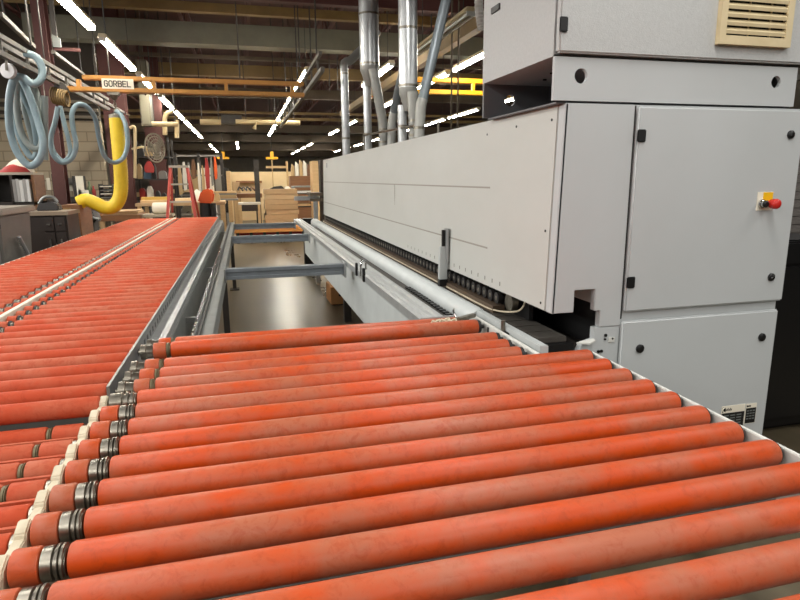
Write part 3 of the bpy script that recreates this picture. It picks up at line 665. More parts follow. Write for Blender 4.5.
# runways for the bridge
def runway(label, x, y0, y1, zl, zu):
    t = thing('crane_runway', label, 'rail', (x, (y0+y1)/2, zl))
    B(x-.022, x+.022, y0, y1, zl-.025, zl+.025).build('bottom_rail', mat('runway_steel', '625D54', .55, .2, '514C44', 8, .6), t)
    B(x-.02, x+.02, y0+.15, y1, zu-.022, zu+.022).build('top_rail', MATS['runway_steel'], t)
    y = y0+.4
    while y < y1: B(x-.012, x+.012, y, y+.025, zl+.025, zu-.022).build('web_post', MATS['runway_steel'], t); y += .7
    y = y0+.5
    while y < y1: MB().cyl((x, y, zu+.02), (x, y, 5.39), .009, n=6).build('hanger_rod', CHAR, t); y += 2.6
    return t
runway('grey crane runway above the hanging blue hoses', -2.06, 4.6, 10.9, 2.735, 2.89)
runway('grey crane runway hung over the aisle at centre', .96, 7.1, 15, 2.83, 3.03)
MB_ = MB().bar((-2.28, 6.9, 2.95), (-2.28, 14, 2.95), .045, .05)
tag(MB_.build('cable_rail', MATS['runway_steel']), 'thin steel rail running behind the left crane runway', 'rail')
gy = girder('bridge_crane', 'bright yellow bridge crane girder behind the slanted duct pipe', 10.4, at(404, 88, 10.4).x, 5.2, at(450, 80.5, 10.4).z, at(450, 92.5, 10.4).z, .075, CRANEY, [at(473, 86, 10.4).x, 4.6])
for x in (3.29, 5.0): B(x-.02, x+.02, 10.38, 10.42, at(450, 80.5, 10.4).z+.03, 3.61 if x < 4 else 5.39).build('hanger', CHAR, gy)
tg = thing('crane_runway', 'tan crane runway beam seen between slanted pipe and cabinet', 'rail', (3.3, 10.5, 3.6))
B(3.22, 3.36, 7, 20, 3.60, 3.76).build('runway_beam', TANB, tg)
y = 7.3
while y < 20: MB().cyl((3.29, y, 3.75), (3.29, y, 5.39), .012, n=6).build('hanger_rod', CHAR, tg); y += 3
for px, w_ in ((451.5, 'left'), (458, 'right')):
    p = at(px, 90, 8.6)
    tag(MB().cyl((p.x, 8.6, 0), (p.x, 8.6, 5.39), .014, n=10).build('conduit', BROWNS), 'thin brown vertical conduit, %s one of the pair right of the ducts' % w_, 'pipe')
for i, (p0, p1, y0_, y1_, w_) in enumerate((((0, 14), (34, 47), 6.2, 8.2, .04), ((53, 52), (84, 75), 8.6, 11.5, .04))):
    a_, b_ = at(*p0, y0_), at(*p1, y1_)
    o = thing('brace_rail', ['thin grey brace rail at the upper left corner', 'thin tan brace rail above the orange girder left end'][i], 'rail', a_.lerp(b_, .5))
    MB().bar(a_, b_, w_, w_).build('rail', MATS['runway_steel'], o)
    for f_ in (.1, .9): p = a_.lerp(b_, f_); MB().cyl(p, (p.x, p.y, 5.39), .01, n=6).build('hanger', CHAR, o)
o = thing('mounting_bracket', 'grey angled steel plate hung above the left crane runway', 'bracket', at(55, 42, 8.8))
a_ = at(51.5, 34, 8.8); b_ = at(61, 47, 8.8)
MB().prism([(a_.x, 8.8, a_.z), (b_.x, 8.8, (a_.z+b_.z)/2+.03), (b_.x, 8.8, b_.z), (a_.x, 8.8, b_.z)], (0, .03, 0)).build('plate', GALVD, o); B(a_.x, a_.x+.05, 8.83, 8.88, b_.z, 5.39).build('hanger', CHAR, o); B(a_.x, a_.x+.3, 8.83, 8.87, b_.z-.04, b_.z).build('arm', OXIDE, o)
# ================================================================ HANGING HOSES AT THE LEFT
YH = 7.2
def hose(pts, r, m, name, label, k=10):
    return tag(MB().tube(spline([at(px, py, y) for px, py, y in pts], k), r, 12).build(name, m), label, 'hose', 'hoses festooned from the left runway')
hose([(24, 53, 7.1), (36, 57, 7.1), (42, 68, 7.1), (41, 79, 7.05), (33, 84, 7.0), (24, 78, 7.0), (17, 77, 7.0), (12, 84, 7.0), (9, 104, 7.0), (10, 130, 7.0), (17, 152, 7.0), (29, 165.5, 7.0), (39, 160, 7.0), (43, 143, 7.0), (37, 118, 7.05), (28, 92, 7.1), (21, 78, 7.1)], .036, HOSE, 'air_hose', 'outermost blue-grey hose loop of the left bundle')
hose([(18, 78, 7.25), (16, 100, 7.25), (20, 128, 7.25), (28, 144, 7.25), (38, 149, 7.25), (42, 138, 7.25), (36, 112, 7.25), (26, 88, 7.25), (20, 78, 7.25)], .033, HOSEG, 'air_hose', 'inner grey hose loop inside the left bundle')
hose([(25, 80, 7.45), (24, 104, 7.45), (30, 130, 7.45), (36, 152, 7.45), (38, 163, 7.45), (41, 150, 7.45), (42, 120, 7.45), (36, 92, 7.45), (30, 80, 7.45)], .032, HOSEG, 'air_hose', 'rearmost thin grey hose loop in the left bundle')
hose([(58, 107, 7.6), (55, 122, 7.6), (51, 138, 7.6), (53, 154, 7.6), (62, 162.5, 7.6), (72, 158, 7.6), (76, 145, 7.6), (73, 128, 7.6), (72, 114, 7.6), (77, 105, 7.65), (86, 106, 7.7), (95, 118, 7.8), (99, 138, 7.9), (104, 155, 8.0), (113, 162.5, 8.1), (123, 158, 8.15), (127.5, 144, 8.2), (126, 126, 8.2), (121, 115, 8.25), (116, 111, 8.28)], .027, HOSE, 'air_hose', 'long blue-grey hose looping from the bundle to the yellow tube')
hose([(60, 106, 7.7), (64, 122, 7.7), (69, 142, 7.7), (70, 154, 7.7), (63, 161, 7.7), (54, 152, 7.7), (51, 142, 7.7)], .024, HOSE, 'air_hose', 'narrow hose loop hanging below the tan coiled hose')
hose([(15, 79, 7.35), (13, 108, 7.35), (20, 138, 7.35), (31, 157, 7.35), (37, 150, 7.35), (33, 120, 7.35), (22, 92, 7.35), (18, 79, 7.35)], .032, HOSE, 'air_hose', 'blue-grey hose loop second from outside in the left bundle')
tag(MB().cyl(at(45, 160, 7.3), at(44.8, 96, 7.3), .032, n=14).build('hose_sleeve', HOSEG), 'straight grey hose sleeve hanging right of the left hose bundle', 'hose')
hb = at(44.9, 96, 7.3)
tag(MB().cyl(hb, (hb.x, hb.y, 2.9), .006, n=6).build('hose_hook', STEEL), 'thin rod holding the straight grey hose sleeve', 'hook')
pu = at(8, 71, 6.95)
pt = thing('hose_pulley', 'white round pulley above the left hose bundle', 'pulley', pu)
MB().lathe(pu+V((0, -.03, 0)), (.25, 1, 0), [(0, .01), (.002, .07), (.012, .075), (.02, .06), (.03, .06), (.038, .075), (.05, .07), (.052, .01)], 24).build('wheel', mat('white_wheel', 'D9D9D9', .4), pt)
MB().bar(pu+V((0, -.04, 0)), pu+V((.01, .0, .2)), .02, .012).build('hanger', STEEL, pt)
cp = []
for q in range(14*7+1):
    a = 2*math.pi*q/14; f_ = q/(14*7); c = at(52+16*f_, 95+4*f_, 8.1)
    cp.append(c+V((math.sin(a)*.015, math.sin(a)*.09, math.cos(a)*.09)))
tag(MB().tube(cp, .011, 6).build('coiled_hose', TANB), 'tan coiled air hose under the left runway', 'hose')
MBt = MB().cyl(at(60, 88, 8.1), at(61, 90, 8.15)+V((0, .1, 0)), .07)
tag(MBt.build('hose_reel', CHAR), 'small dark round reel above the tan coiled hose', 'reel')
for i, (px, ptop, pbot, y) in enumerate(((31, -10, 46, 7.4), (110, -5, 78, 10), (240, -5, 78, 10), (276, 60, 132, 14), (338, -5, 90, 13), (330, -5, 92, 13.6), (300, -5, 70, 11.2), (311, -5, 60, 10.2), (165, 20, 100, 14))):
    p = at(px, pbot, y)
    tag(MB().cyl(p, (p.x, p.y, 5.39), .010, n=6).build('hanger_rod', CHAR), 'thin dark rod hanging from the roof, %s from the left' % ordn[[0, 1, 3, 4, 8, 7, 5, 6, 2][i]].replace('nearest', 'first'), 'rod', 'thin rods hanging from the roof')
# far pipes, cream handrail-like conduits
for (y, py, x0p, x1p, w, lab) in ((13.5, 124, 152, 178, .05, 'short cream pipe high behind the orange crane girder'), (16, 122, 200, 221, .07, 'upper cream pipe left of the dark joint box'), (16, 122, 240, 300, .06, 'upper cream pipe right of the dark joint box')):
    a, b = at(x0p, py, y), at(x1p, py, y); b.z = a.z
    o = thing('overhead_pipe', lab, 'pipe', (a+b)/2)
    MB().cyl(a, b, w).build('pipe', mat('cream_pipe', 'B7A27A', .5), o)
    for f_ in (.1, .9): p = a.lerp(b, f_); MB().cyl(p, (p.x, p.y, 5.39), .01, n=6).build('hanger', CHAR, o)
a = at(221, 115, 16); b_ = at(242, 124, 16)
tag(B(a.x, b_.x, 15.9, 16.2, b_.z, a.z).build('junction_box', CHAR), 'dark box joining the overhead cream pipes', 'box')
a = at(256, 122, 15.9); c = at(254, 129, 15.9)
tag(MB().tube([a+V((-.5, 0, 0)), a, c], .06, 10).build('overhead_pipe', MATS['cream_pipe']), 'short bent cream pipe end under the dark joint box', 'pipe')
# ================================================================ COLUMNS
def icol(px, y, w, ztop, m, label, d=.3):
    p = at(px, 180, y)
    mb = MB().box(p.x-w/2, p.x+w/2, y, y+.02, 0, ztop).box(p.x-w/2, p.x+w/2, y+d-.02, y+d, 0, ztop).box(p.x-.012, p.x+.012, y+.02, y+d-.02, 0, ztop)
    t = thing('steel_column', label, 'column', (p.x, y+d/2, 0))
    mb.build('shaft', m, t); B(p.x-w*.8, p.x+w*.8, y-.1, y+d+.1, 0, .03).build('base_plate', m, t); return p
icol(58.5, 10.3, .17, 5.4, OXIDE, 'dark red steel column behind the left hose bundle', .22)
icol(121.5, 13.5, .42, 5.4, OXIDE, 'dark red steel column right of the yellow tube')
icol(158, 16.2, .42, 5.4, OXIDE, 'dark red steel column behind the round fan')
icol(257, 17.6, .14, at(257, 160, 17.6).z, CHAR, 'thin dark post in front of the pale far panels', .2)
# electrical box, fan, pipes by the columns
a, b_ = at(136, 60, 15), at(152.5, 126, 15)
eb = thing('electrical_cabinet', 'tall grey metal box high beside the dark red column', 'cabinet', ((a.x+b_.x)/2, 15.1, b_.z))
B(a.x, b_.x, 14.9, 15.3, b_.z, a.z).build('box_body', mat('dull_grey_box', '75705F', .6, .2, '645F50', 4, .6), eb); B(a.x+.03, b_.x-.03, 14.88, 14.9, b_.z+.04, a.z-.04).build('box_door', mat('dull_grey_door', '7E7967', .6, .2), eb)
B(b_.x-.08, b_.x-.05, 14.86, 14.88, (a.z+b_.z)/2-.06, (a.z+b_.z)/2+.06).build('handle', CHROME, eb)
B((a.x+b_.x)/2-.03, (a.x+b_.x)/2+.03, 15.1, 15.16, a.z, 5.4).build('conduit', BROWNS, eb)
fp = at(155, 148, 12.6)
fan = thing('wall_fan', 'round cage fan on an arm beside the dark red column', 'fan', fp)
fd = V((.84, -.54, 0)).normalized(); fa = V((-fd.y, fd.x, 0))*-1
mb = MB()
for rr in (.27, .22, .16, .10, .05):
    pts = [fp+(fa*math.cos(a)+V((0, 0, 1))*math.sin(a))*rr+fd*(.08*(1-rr/.27)) for a in [q*2*math.pi/28 for q in range(28)]]
    mb.tube(pts, .008 if rr < .27 else .016, 5, True)
for q in range(20):
    a = 2*math.pi*q/20; mb.tube([fp+fd*.08, fp+(fa*math.cos(a)+V((0, 0, 1))*math.sin(a))*.27], .005, 4)
mb.build('cage', mat('fan_cage', '7F7768', .5, .3), fan)
mb = MB()
for q in range(3):
    a = 2*math.pi*q/3+.4; u_ = fa*math.cos(a)+V((0, 0, 1))*math.sin(a); w_ = fa*-math.sin(a)+V((0, 0, 1))*math.cos(a)
    mb.prism([fp+u_*.04-w_*.03, fp+u_*.22-w_*.09+fd*.02, fp+u_*.22+w_*.09-fd*.02, fp+u_*.04+w_*.03], fd*.006)
mb.build('blade', mat('fan_blade', '6C6557', .5, .3), fan)
MB().lathe(fp-fd*.14, fd, [(0, .05), (.03, .08), (.14, .08), (.18, .03)], 16).build('motor', mat('fan_motor', 'A09682', .5), fan)
MB().tube([fp-fd*.1, at(141, 147, 12.9), at(132, 149, 13.0)], .022, 8).build('arm', BEIGE, fan)
for (pts, y, r, lab) in (([(130, 128), (134, 127), (135, 135), (135, 178)], 12.85, .03, 'thin pale conduit running down beside the dark red column'),
                         ([(165, 135), (165, 118), (168, 113), (172, 112)], 14.5, .05, 'bent cream pipe above the ladder, left one'), ([(177, 138), (177, 120)], 14.5, .05, 'upright cream pipe above the ladder, right one')):
    tag(MB().tube(spline([at(px, py, y) for px, py in pts], 5), r, 8).build('pipe', MATS['cream_pipe']), lab, 'pipe')
# ================================================================ LEFT SIDE FURNITURE
def cab_at(px0, px1, py, y, d):
    a, b = at(px0, py, y), at(px1, py, y); return a.x, b.x, y, y+d, a.z
# grey bin
x1 = -2.03; zt_ = 1.37
bn = thing('tilt_bin', 'grey plastic bin cart at left edge beside the conveyor', 'bin', (x1-.5, 6.3, 0))
bx0 = x1-.9; yb0, yb1 = 5.72, 6.5
MB().add([(bx0+.1, yb0+.08, .15), (x1-.06, yb0+.08, .15), (x1-.06, yb1-.08, .15), (bx0+.1, yb1-.08, .15), (bx0, yb0, zt_-.05), (x1, yb0, zt_-.05), (x1, yb1, zt_-.05), (bx0, yb1, zt_-.05)], [(0,3,2,1),(4,5,6,7),(0,1,5,4),(1,2,6,5),(2,3,7,6),(3,0,4,7)]).build('bin_body', BINGREY, bn, .02)
MB().box(bx0-.03, x1+.04, yb0-.04, yb1+.04, zt_-.06, zt_).build('rim', mat('bin_rim', '8C8378', .6), bn, .012)
MB().tube([(x1+.02, 6.05, 1.10), (x1+.03, 6.25, .86)], .018, 8).build('strut', ALU, bn)
for xx in (bx0+.2, x1-.2):
    for yy in (yb0+.2, yb1-.2): MB().cyl((xx-.03, yy, .08), (xx+.03, yy, .08), .08).box(xx-.02, xx+.02, yy-.02, yy+.02, .1, .17).build('wheel', DARK, bn)
# shelf box on low stand behind the bin
xa, xb, y_, y2, z_ = cab_at(-25, 33, 172.5, 8.25, .4)
sh = thing('shelf_unit', 'dark open shelf behind the grey bin holding white binders', 'shelf', ((xa+xb)/2, 8.5, 0))
zb_ = at(10, 202, 8.25).z
B(xa, xb, y_, y2, z_-.03, z_).build('top', mat('pale_top', 'A99F8E', .6), sh); B(xa, xb, y_, y2, zb_-.04, zb_).build('shelf_board', DWOOD, sh); B(xa, xb, y2-.02, y2, 0, z_-.03).build('back', CHAR, sh)
for x in (xa, at(9.5, 180, 8.25).x, xb-.03): B(x, x+.03, y_, y2, 0 if x != xa+9 else 0, z_-.03).build('side_panel', DWOOD if x != xb-.03 else WOOD3, sh)
bx_ = at(10.8, 180, 8.2).x
for q in range(5):
    w = (.036, .03, .04, .03, .034)[q]
    tag(B(bx_, bx_+w, 8.23, 8.47, zb_+.001, zb_+.001+(.27, .275, .26, .272, .268)[q]).build('binder', mat('binder_%d' % q, ('8E8B88', 'B5B2AE', 'DAD8D4', 'A6A39F', 'E4E2DE')[q], .6)), ['leftmost grey', 'second pale', 'middle white', 'fourth grey', 'rightmost white'][q]+' binder standing in the dark shelf behind the bin', 'binder', 'binders in the dark shelf'); bx_ += w+.003
# cloths on the shelf top
def lump(c, sx, sy, sz, seed):
    rr = random.Random(seed); mb = MB(); n, m = 18, 9; vs = []; fs = []
    ph = [rr.uniform(0, 6) for _ in range(6)]
    for j in range(m+1):
        th = math.pi/2*j/m
        for i in range(n):
            a = 2*math.pi*i/n; w = 1+.12*math.sin(3*a+ph[0])+.08*math.sin(5*a+ph[1]+4*th)+.06*math.sin(7*a+ph[2])
            vs.append((c[0]+sx*math.cos(a)*math.cos(th)*w, c[1]+sy*math.sin(a)*math.cos(th)*w, c[2]+sz*math.sin(th)*(1+.15*math.sin(2*a+ph[3]))))
    for j in range(m):
        for i in range(n): fs.append((j*n+i, j*n+(i+1) % n, (j+1)*n+(i+1) % n, (j+1)*n+i))
    fs.append(tuple(reversed(range(n))))
    return mb.add(vs, fs)
p = at(14, 172, 8.4); tag(lump((p.x, 8.40, z_+.001), .16, .07, .085, 3).build('folded_cloth', CLUT['red']), 'crumpled red cloth on top of the dark shelf', 'cloth')
p = at(20, 172, 8.6); tag(lump((p.x+.02, 8.55, z_+.001), .17, .07, .15, 5).build('folded_cloth', PAPER), 'crumpled white cloth behind the red cloth on the dark shelf', 'cloth')
# black cabinet with doors
xa, xb, y_, y2, z_ = cab_at(33.5, 66, 212, 7.3, .5)
bc = thing('base_cabinet', 'dark brown base cabinet with two doors right of the grey bin', 'cabinet', ((xa+xb)/2, 7.6, 0))
B(xa-.35, xb, y_, y2-.01, .05, z_-.04).build('cabinet_body', DWOOD, bc); B(xa-.38, xb+.02, y_-.03, y2-.01, z_-.04, z_).build('counter_top', mat('worn_top', '8A7A66', .6), bc)
xm = at(55, 230, 7.3).x; xn = at(44.5, 230, 7.3).x
for (a, b2) in ((xn, xm), (xm+.012, xb-.02)):
    dr = B(a, b2, y_-.02, y_, .5 if 0 else .12, z_-.23).build('door', DWOOD, bc); B((a+b2)/2-.01, (a+b2)/2+.01, y_-.035, y_-.02, z_-.42, z_-.30).build('handle', CHROME, dr)
    dw = B(a, b2, y_-.02, y_, z_-.21, z_-.06).build('drawer', DWOOD, bc); B((a+b2)/2-.02, (a+b2)/2+.02, y_-.035, y_-.02, z_-.15, z_-.13).build('handle', CHROME, dw)
p = at(47, 208, 7.5)
ph_ = thing('power_tool', 'black and grey power tool lying on the dark cabinet', 'tool', (p.x, 7.6, z_))
MB().prism([(p.x-.12, 7.5, z_+.001), (p.x+.12, 7.5, z_+.001), (p.x+.11, 7.52, z_+.07), (p.x+.02, 7.52, z_+.10), (p.x-.09, 7.52, z_+.08)], (0, .14, 0)).build('tool_body', CLUT['black'], ph_, .012)
MB().tube(spline([(p.x-.10, 7.59, z_+.08), (p.x-.04, 7.59, z_+.15), (p.x+.05, 7.59, z_+.15), (p.x+.09, 7.59, z_+.09)], 5), .018, 8).build('handle', GALV, ph_)
# brown open cabinet
xa, xb, y_, y2, z_ = cab_at(57, 79, 205.5, 8.1, .6)
ob = thing('open_cabinet', 'narrow brown open wooden cabinet beside the red column', 'cabinet', ((xa+xb)/2, 8.4, 0))
B(xa, xb, y_, y2, z_-.03, z_).build('top', WOOD3, ob); B(xb-.1, xb, y_, y_+.03, 0, z_-.03).build('face_frame', WOOD3, ob); B(xa+.06, xa+.14, y_, y2, 0, z_-.03).build('side_panel', mat('ochre_panel', '8A6A3C', .6), ob); B(xb-.02, xb, y_+.03, y2, 0, z_-.03).build('side_panel', WOOD3, ob); B(xa, xb, y2-.02, y2, 0, z_-.03).build('back', DWOOD, ob)
for q in range(3): B(xa+.14, xb-.02, y_+.03, y2-.02, .25+.3*q, .27+.3*q).build('shelf_board', WOOD3, ob)
# desk with monitors and papers against the block wall
dk = thing('work_desk', 'dark desk against the block wall covered with papers', 'desk', (-3.9, 12.8, 0))
zd = at(70, 200, 12.4).z
B(-5.6, -2.95, 12.4, 13.3, zd-.04, zd).build('desk_top', DWOOD, dk); B(-5.6, -5.55, 12.45, 13.3, 0, zd-.04).build('side_panel', DWOOD, dk); B(-3.0, -2.95, 12.45, 13.3, 0, zd-.04).build('side_panel', DWOOD, dk); B(-5.55, -3.0, 13.2, 13.25, .1, zd-.04).build('back', DWOOD, dk)
# things pinned or standing along the wall
def sheet(px0, py0, px1, py1, y, m, name, label, cat, d=.02, grp=None):
    a, b = at(px0, py0, y), at(px1, py1, y); return tag(B(a.x, b.x, y, y+d, b.z, a.z).build(name, m, None, min(.004, d/4)), label, cat, grp)
sheet(34, 172, 39, 186, 9.0, YELLOWP if 0 else mat('yellow_card', 'D8A636', .7), 'hanging_card', 'yellow card hanging right of the dark shelf', 'card', .01)
a = at(40, 170, 13.98)
for (q, args) in enumerate(((61, 165, 67, 178), (41, 178, 45, 190), (46, 178, 51, 190), (65, 185, 73, 191), (75, 176, 84, 187), (84, 190, 89, 195), (78, 190, 82, 196))):
    ds = ('tall paper pinned on the block wall right of the red column', 'cream paper sheet left of the red column', 'small cream note on the desk by the red column', 'white paper square on the wall right of the red column', 'framed white print on the desk by the block wall', 'small white note right of the framed print on the desk', 'small grey note below the framed print')[q]
    y_ = 13.993 if q in (0, 1, 3) else 12.9
    if q < 4: sheet(*args, y_, PAPER, 'paper_sheet', ds, 'paper', .006)
    else: a = at(args[0], args[1], y_); b2 = at(args[2], args[3], y_); tag(B(a.x, b2.x, y_, y_+.01, zd, a.z).build('paper_sheet', PAPER), ds, 'paper')
a, b2 = at(75, 176, 13.1), at(86, 189, 13.1)
tag(B(a.x-.02, b2.x, 12.95, 13.15, zd, a.z).build('monitor', CHAR), 'dark board behind the framed print on the desk', 'board')
sheet(51, 174, 62, 200, 13.2, CHAR, 'tool_panel', 'dark panel standing on the desk behind the red column', 'panel', .3)
sheet(66, 178, 73.5, 184.5, 13.89, CLUT['grey'], 'telephone', 'grey device above the white paper square by the wall', 'device', .1)
ta, tb = at(98, 184, 12.8), at(112, 184, 12.8); th_ = (ta.z-zd)/4
for q in range(4):
    z = zd+.001+th_*q
    t = thing('letter_tray', ['lowest', 'second lowest', 'third lowest', 'topmost'][q]+' dark tray stacked on the desk behind the yellow tube', 'tray', ((ta.x+tb.x)/2, 12.97, z), 'dark trays behind the yellow tube')
    MB().box(ta.x, tb.x, 12.8, 13.15, z, z+.012).box(ta.x, ta.x+.012, 12.8, 13.15, z+.012, z+th_-.002).box(tb.x-.012, tb.x, 12.8, 13.15, z+.012, z+th_-.002).box(ta.x+.012, tb.x-.012, 13.138, 13.15, z+.012, z+th_*.7).build('tray', CHAR, t)
    B(ta.x+.02, tb.x-.02, 12.82, 13.12, z+.0125, z+.03).build('paper_pile', PAPER if q in (1, 3) else CLUT['grey'], t)
ba, bb_ = at(67, 197, 12.45), at(84, 197, 12.45)
tag(MB().prism([(ba.x, 12.45, zd+.001), (bb_.x, 12.45, zd+.001), (bb_.x-.01, 12.45, ba.z), (ba.x+.01, 12.45, ba.z)], (0, .3, 0)).build('storage_box', CLUT['black'], None, .008), 'black box on the desk left of the yellow tube end', 'box')
p = at(92, 180, 13); tag(MB().lathe((p.x, 13.05, zd), (0, 0, 1), [(0, .035), (.16, .035), (.2, .015), (.25, .015)], 12).build('bottle', CLUT['red']), 'small red bottle standing on the desk near the wall', 'bottle')
p = at(88, 180, 13); tag(MB().lathe((p.x, 13.05, zd), (0, 0, 1), [(0, .05), (.2, .05), (.26, .02), (.34, .02)], 12).build('bottle', CLUT['green']), 'dark green bottle on the desk right of the framed print', 'bottle')
# things under the yellow tube end: dark machine and wood planks
tl = thing('small_machine', 'dark small machine on a stand below the yellow tube end', 'machine', (at(86, 215, 9.6).x, 9.8, 0))
a, b2 = at(79, 212, 9.6), at(98, 222, 9.6)
MB().prism([(a.x, 9.5, b2.z), (b2.x, 9.5, b2.z), (b2.x-.03, 9.5, a.z-.04), (a.x+.2, 9.5, a.z+.02), (a.x, 9.5, a.z-.02)], (0, .4, 0)).build('machine_body', CLUT['black'], tl, .02)
MB().cyl((b2.x-.1, 9.45, b2.z+.1), (b2.x-.1, 9.5, b2.z+.1), .07).build('motor', CHAR, tl); B(a.x+.05, b2.x-.05, 9.55, 9.85, 0, b2.z).build('stand', CHAR, tl)
MB().tube([(a.x+.1, 9.48, a.z-.05), (a.x+.28, 9.48, b2.z+.05)], .02, 8).build('lever', GALV, tl)
def plank_table(px0, px1, py, y, d, label, m, thick=.04, name='work_table', legm=None):
    xa, xb, y_, y2, z_ = cab_at(px0, px1, py, y, d)
    t = thing(name, label, 'table', ((xa+xb)/2, y+d/2, 0))
    B(xa, xb, y_, y2, z_-thick, z_).build('table_top', m, t, .004)
    for x in (xa+.03, xb-.10):
        for yy in (y_+.03, y2-.1): B(x, x+.07, yy, yy+.07, 0, z_-thick).build('leg', legm or WOOD, t)
    return z_
def stack(px0, px1, py, y, d, n, z0, th, m, name, label, cat, grp, jit=.03):
    xa, xb = at(px0, py, y).x, at(px1, py, y).x; rr = random.Random(int(px0*7+py))
    for q in range(n):
        j = rr.uniform(-jit, jit)
        tag(B(xa+j, xb+j*.6, y+j, y+d+j, z0+q*th, z0+(q+1)*th-.002).build(name, m[q % len(m)], None, .002), label % ('lowest', 'second', 'third', 'fourth', 'fifth', 'sixth', 'seventh', 'eighth', 'ninth', 'tenth', 'eleventh', 'twelfth')[q] if n > 1 else label, cat, grp)
zq = plank_table(86, 140, 216, 11.0, .9, 'low timber table with boards behind the far left conveyor end', WOOD3, .1)
stack(101, 137, 212, 11.1, .7, 3, zq+.001, .022, [WOOD2, WOOD, WOOD2], 'board', '%s board lying on the timber table below the yellow tube', 'board', 'boards on the timber table')
zq = plank_table(135, 225, 203.5, 12.3, 1.0, 'long workbench behind the ladder with wood parts on it', WOOD2, .06)
for (px0, px1, h_, y_, m_, lab) in ((140, 166, .05, 12.4, WOOD, 'pale plank lying left of the ladder on the long workbench'), (175, 190, .08, 12.5, MAPLE, 'thick pale block between the ladder legs on the workbench'), (141, 172, .1, 12.9, mat('yellow_board', 'C9A24E', .6), 'yellowish board behind the pale plank on the long workbench')):
    a, b2 = at(px0, 200, y_), at(px1, 200, y_); tag(B(a.x, b2.x, y_, y_+.25, zq+.001, zq+h_).build('plank', m_, None, .004), lab, 'plank')
p = at(158, 209, 11.3)
zr = plank_table(136, 172, 215, 11.2, .5, 'narrow pale bench at the far end of the conveyor', mat('pale_bench', 'A99C86', .6), .05)
tag(MB().lathe((at(151, 209, 11.3).x, 11.45, zr+.101), (1, 0, 0), [(0, .05), (.01, .09), (.02, .1), (.28, .1), (.29, .09), (.30, .05)], 18).build('paper_roll', PAPER), 'white paper roll lying on the narrow bench at the conveyor end', 'roll')
# ---- ladder
ld = thing('step_ladder', 'red step ladder with grey steps standing behind the conveyor end', 'ladder', (at(180, 180, 11.6).x, 11.6, 0))
yl = 11.0
tA, tB = at(170.5, 166, 11.4), at(187, 167, 11.4)
xbA, xbB = at(167, 215, yl).x-.10, at(195.5, 215, yl).x+.10
for (tp, xb_, y_b) in ((tA, xbA, yl), (tB, xbB, yl)): MB().bar((xb_, y_b-.25, 0), tp, .05, .035, (0, 1, 0)).build('rail', LADR, ld)
for (tp, xb_) in ((tA, xbA), (tB, xbB)): MB().bar((xb_, 12.2, 0), tp+V((0, .12, 0)), .035, .03, (0, 1, 0)).build('rear_leg', LADR, ld)
B(tA.x-.03, tB.x+.03, 11.36, 11.58, tA.z-.03, tA.z+.01).build('top_cap', LADS, ld)
for q in range(1, 6):
    f_ = 1-q/6.0
    a = V((xbA, yl-.25, 0)).lerp(tA, f_); b2 = V((xbB, yl-.25, 0)).lerp(tB, f_); B(a.x+.02, b2.x-.02, a.y-.02, a.y+.09, a.z-.03, a.z).build('step', LADS, ld)
# ---- clutter wall right of the ladder: clamp rack with hanging pieces
rk = thing('clamp_rack', 'tall steel rack of hanging parts right of the ladder', 'rack', (at(205, 190, 18).x, 18, 0))
xa, xb = at(176, 170, 18).x, at(222, 170, 18).x; zt_ = at(200, 153, 18).z
for x in (xa, (xa+xb)/2, xb): B(x-.04, x+.04, 18, 18.08, 0, zt_).build('post', CHAR, rk)
for q in range(4): B(xa, xb, 18.0, 18.05, zt_-.1-q*.55, zt_-.05-q*.55).build('cross_bar', CLUT['grey'], rk)
rr = random.Random(11); cols = ['tan', 'white', 'grey', 'brown', 'white', 'tan', 'red', 'grey', 'orange', 'blue', 'black', 'white']
x = xa+.05; q = 0
poss = ['first', 'second', 'third', 'fourth', 'fifth', 'sixth', 'seventh', 'eighth', 'ninth', 'tenth', 'eleventh', 'twelfth', 'thirteenth', 'fourteenth', 'fifteenth', 'sixteenth']
while x < xb-.1 and q < 14:
    w = rr.uniform(.07, .14); h_ = rr.uniform(.5, 1.1); zt2 = zt_-.1-rr.uniform(0, .25)
    cname = cols[q % 12]
    tag(MB().prism([(x, 17.88, zt2-h_), (x+w*.8, 17.88, zt2-h_+.03), (x+w, 17.88, zt2-h_*.4), (x+w*.7, 17.88, zt2), (x+w*.2, 17.88, zt2), (x-w*.1, 17.88, zt2-h_*.5)], (0, .1, 0)).build('hanging_strip', CLUT[cname], None, .008), '%s strip hanging on the parts rack, %s from the left' % (cname, poss[q]), 'strip', 'strips hanging on the parts rack')
    x += w+.03; q += 1
rx0, rx1 = at(134, 180, 14).x, at(171, 180, 14).x
rr = random.Random(5)
for zi, (z, sn) in enumerate(((1.12, 'lowest visible'), (1.62, 'middle'), (2.1, 'top'))):
    x = rx0+.06; q = 0
    while x < rx1-.2 and q < 6:
        w = rr.uniform(.08, .17); h_ = rr.uniform(.14, .36); c = rr.choice(['white', 'tan', 'grey', 'black', 'white', 'brown', 'tan', 'blue', 'red'])
        tag(MB().prism([(x, 14.1, z+.001), (x+w, 14.1, z+.001), (x+w*.97, 14.1, z+h_*.75), (x+w*.7, 14.1, z+h_), (x+w*.3, 14.1, z+h_), (x+w*.03, 14.1, z+h_*.8)], (0, .2, 0)).build('shop_supply', CLUT[c], None, .01), '%s item on the %s shelf of the fan-side rack, %s from left' % (c, sn.replace(' visible', ''), poss[q]), 'item', 'supplies on the rack behind the fan')
        x += w+rr.uniform(.02, .06); q += 1
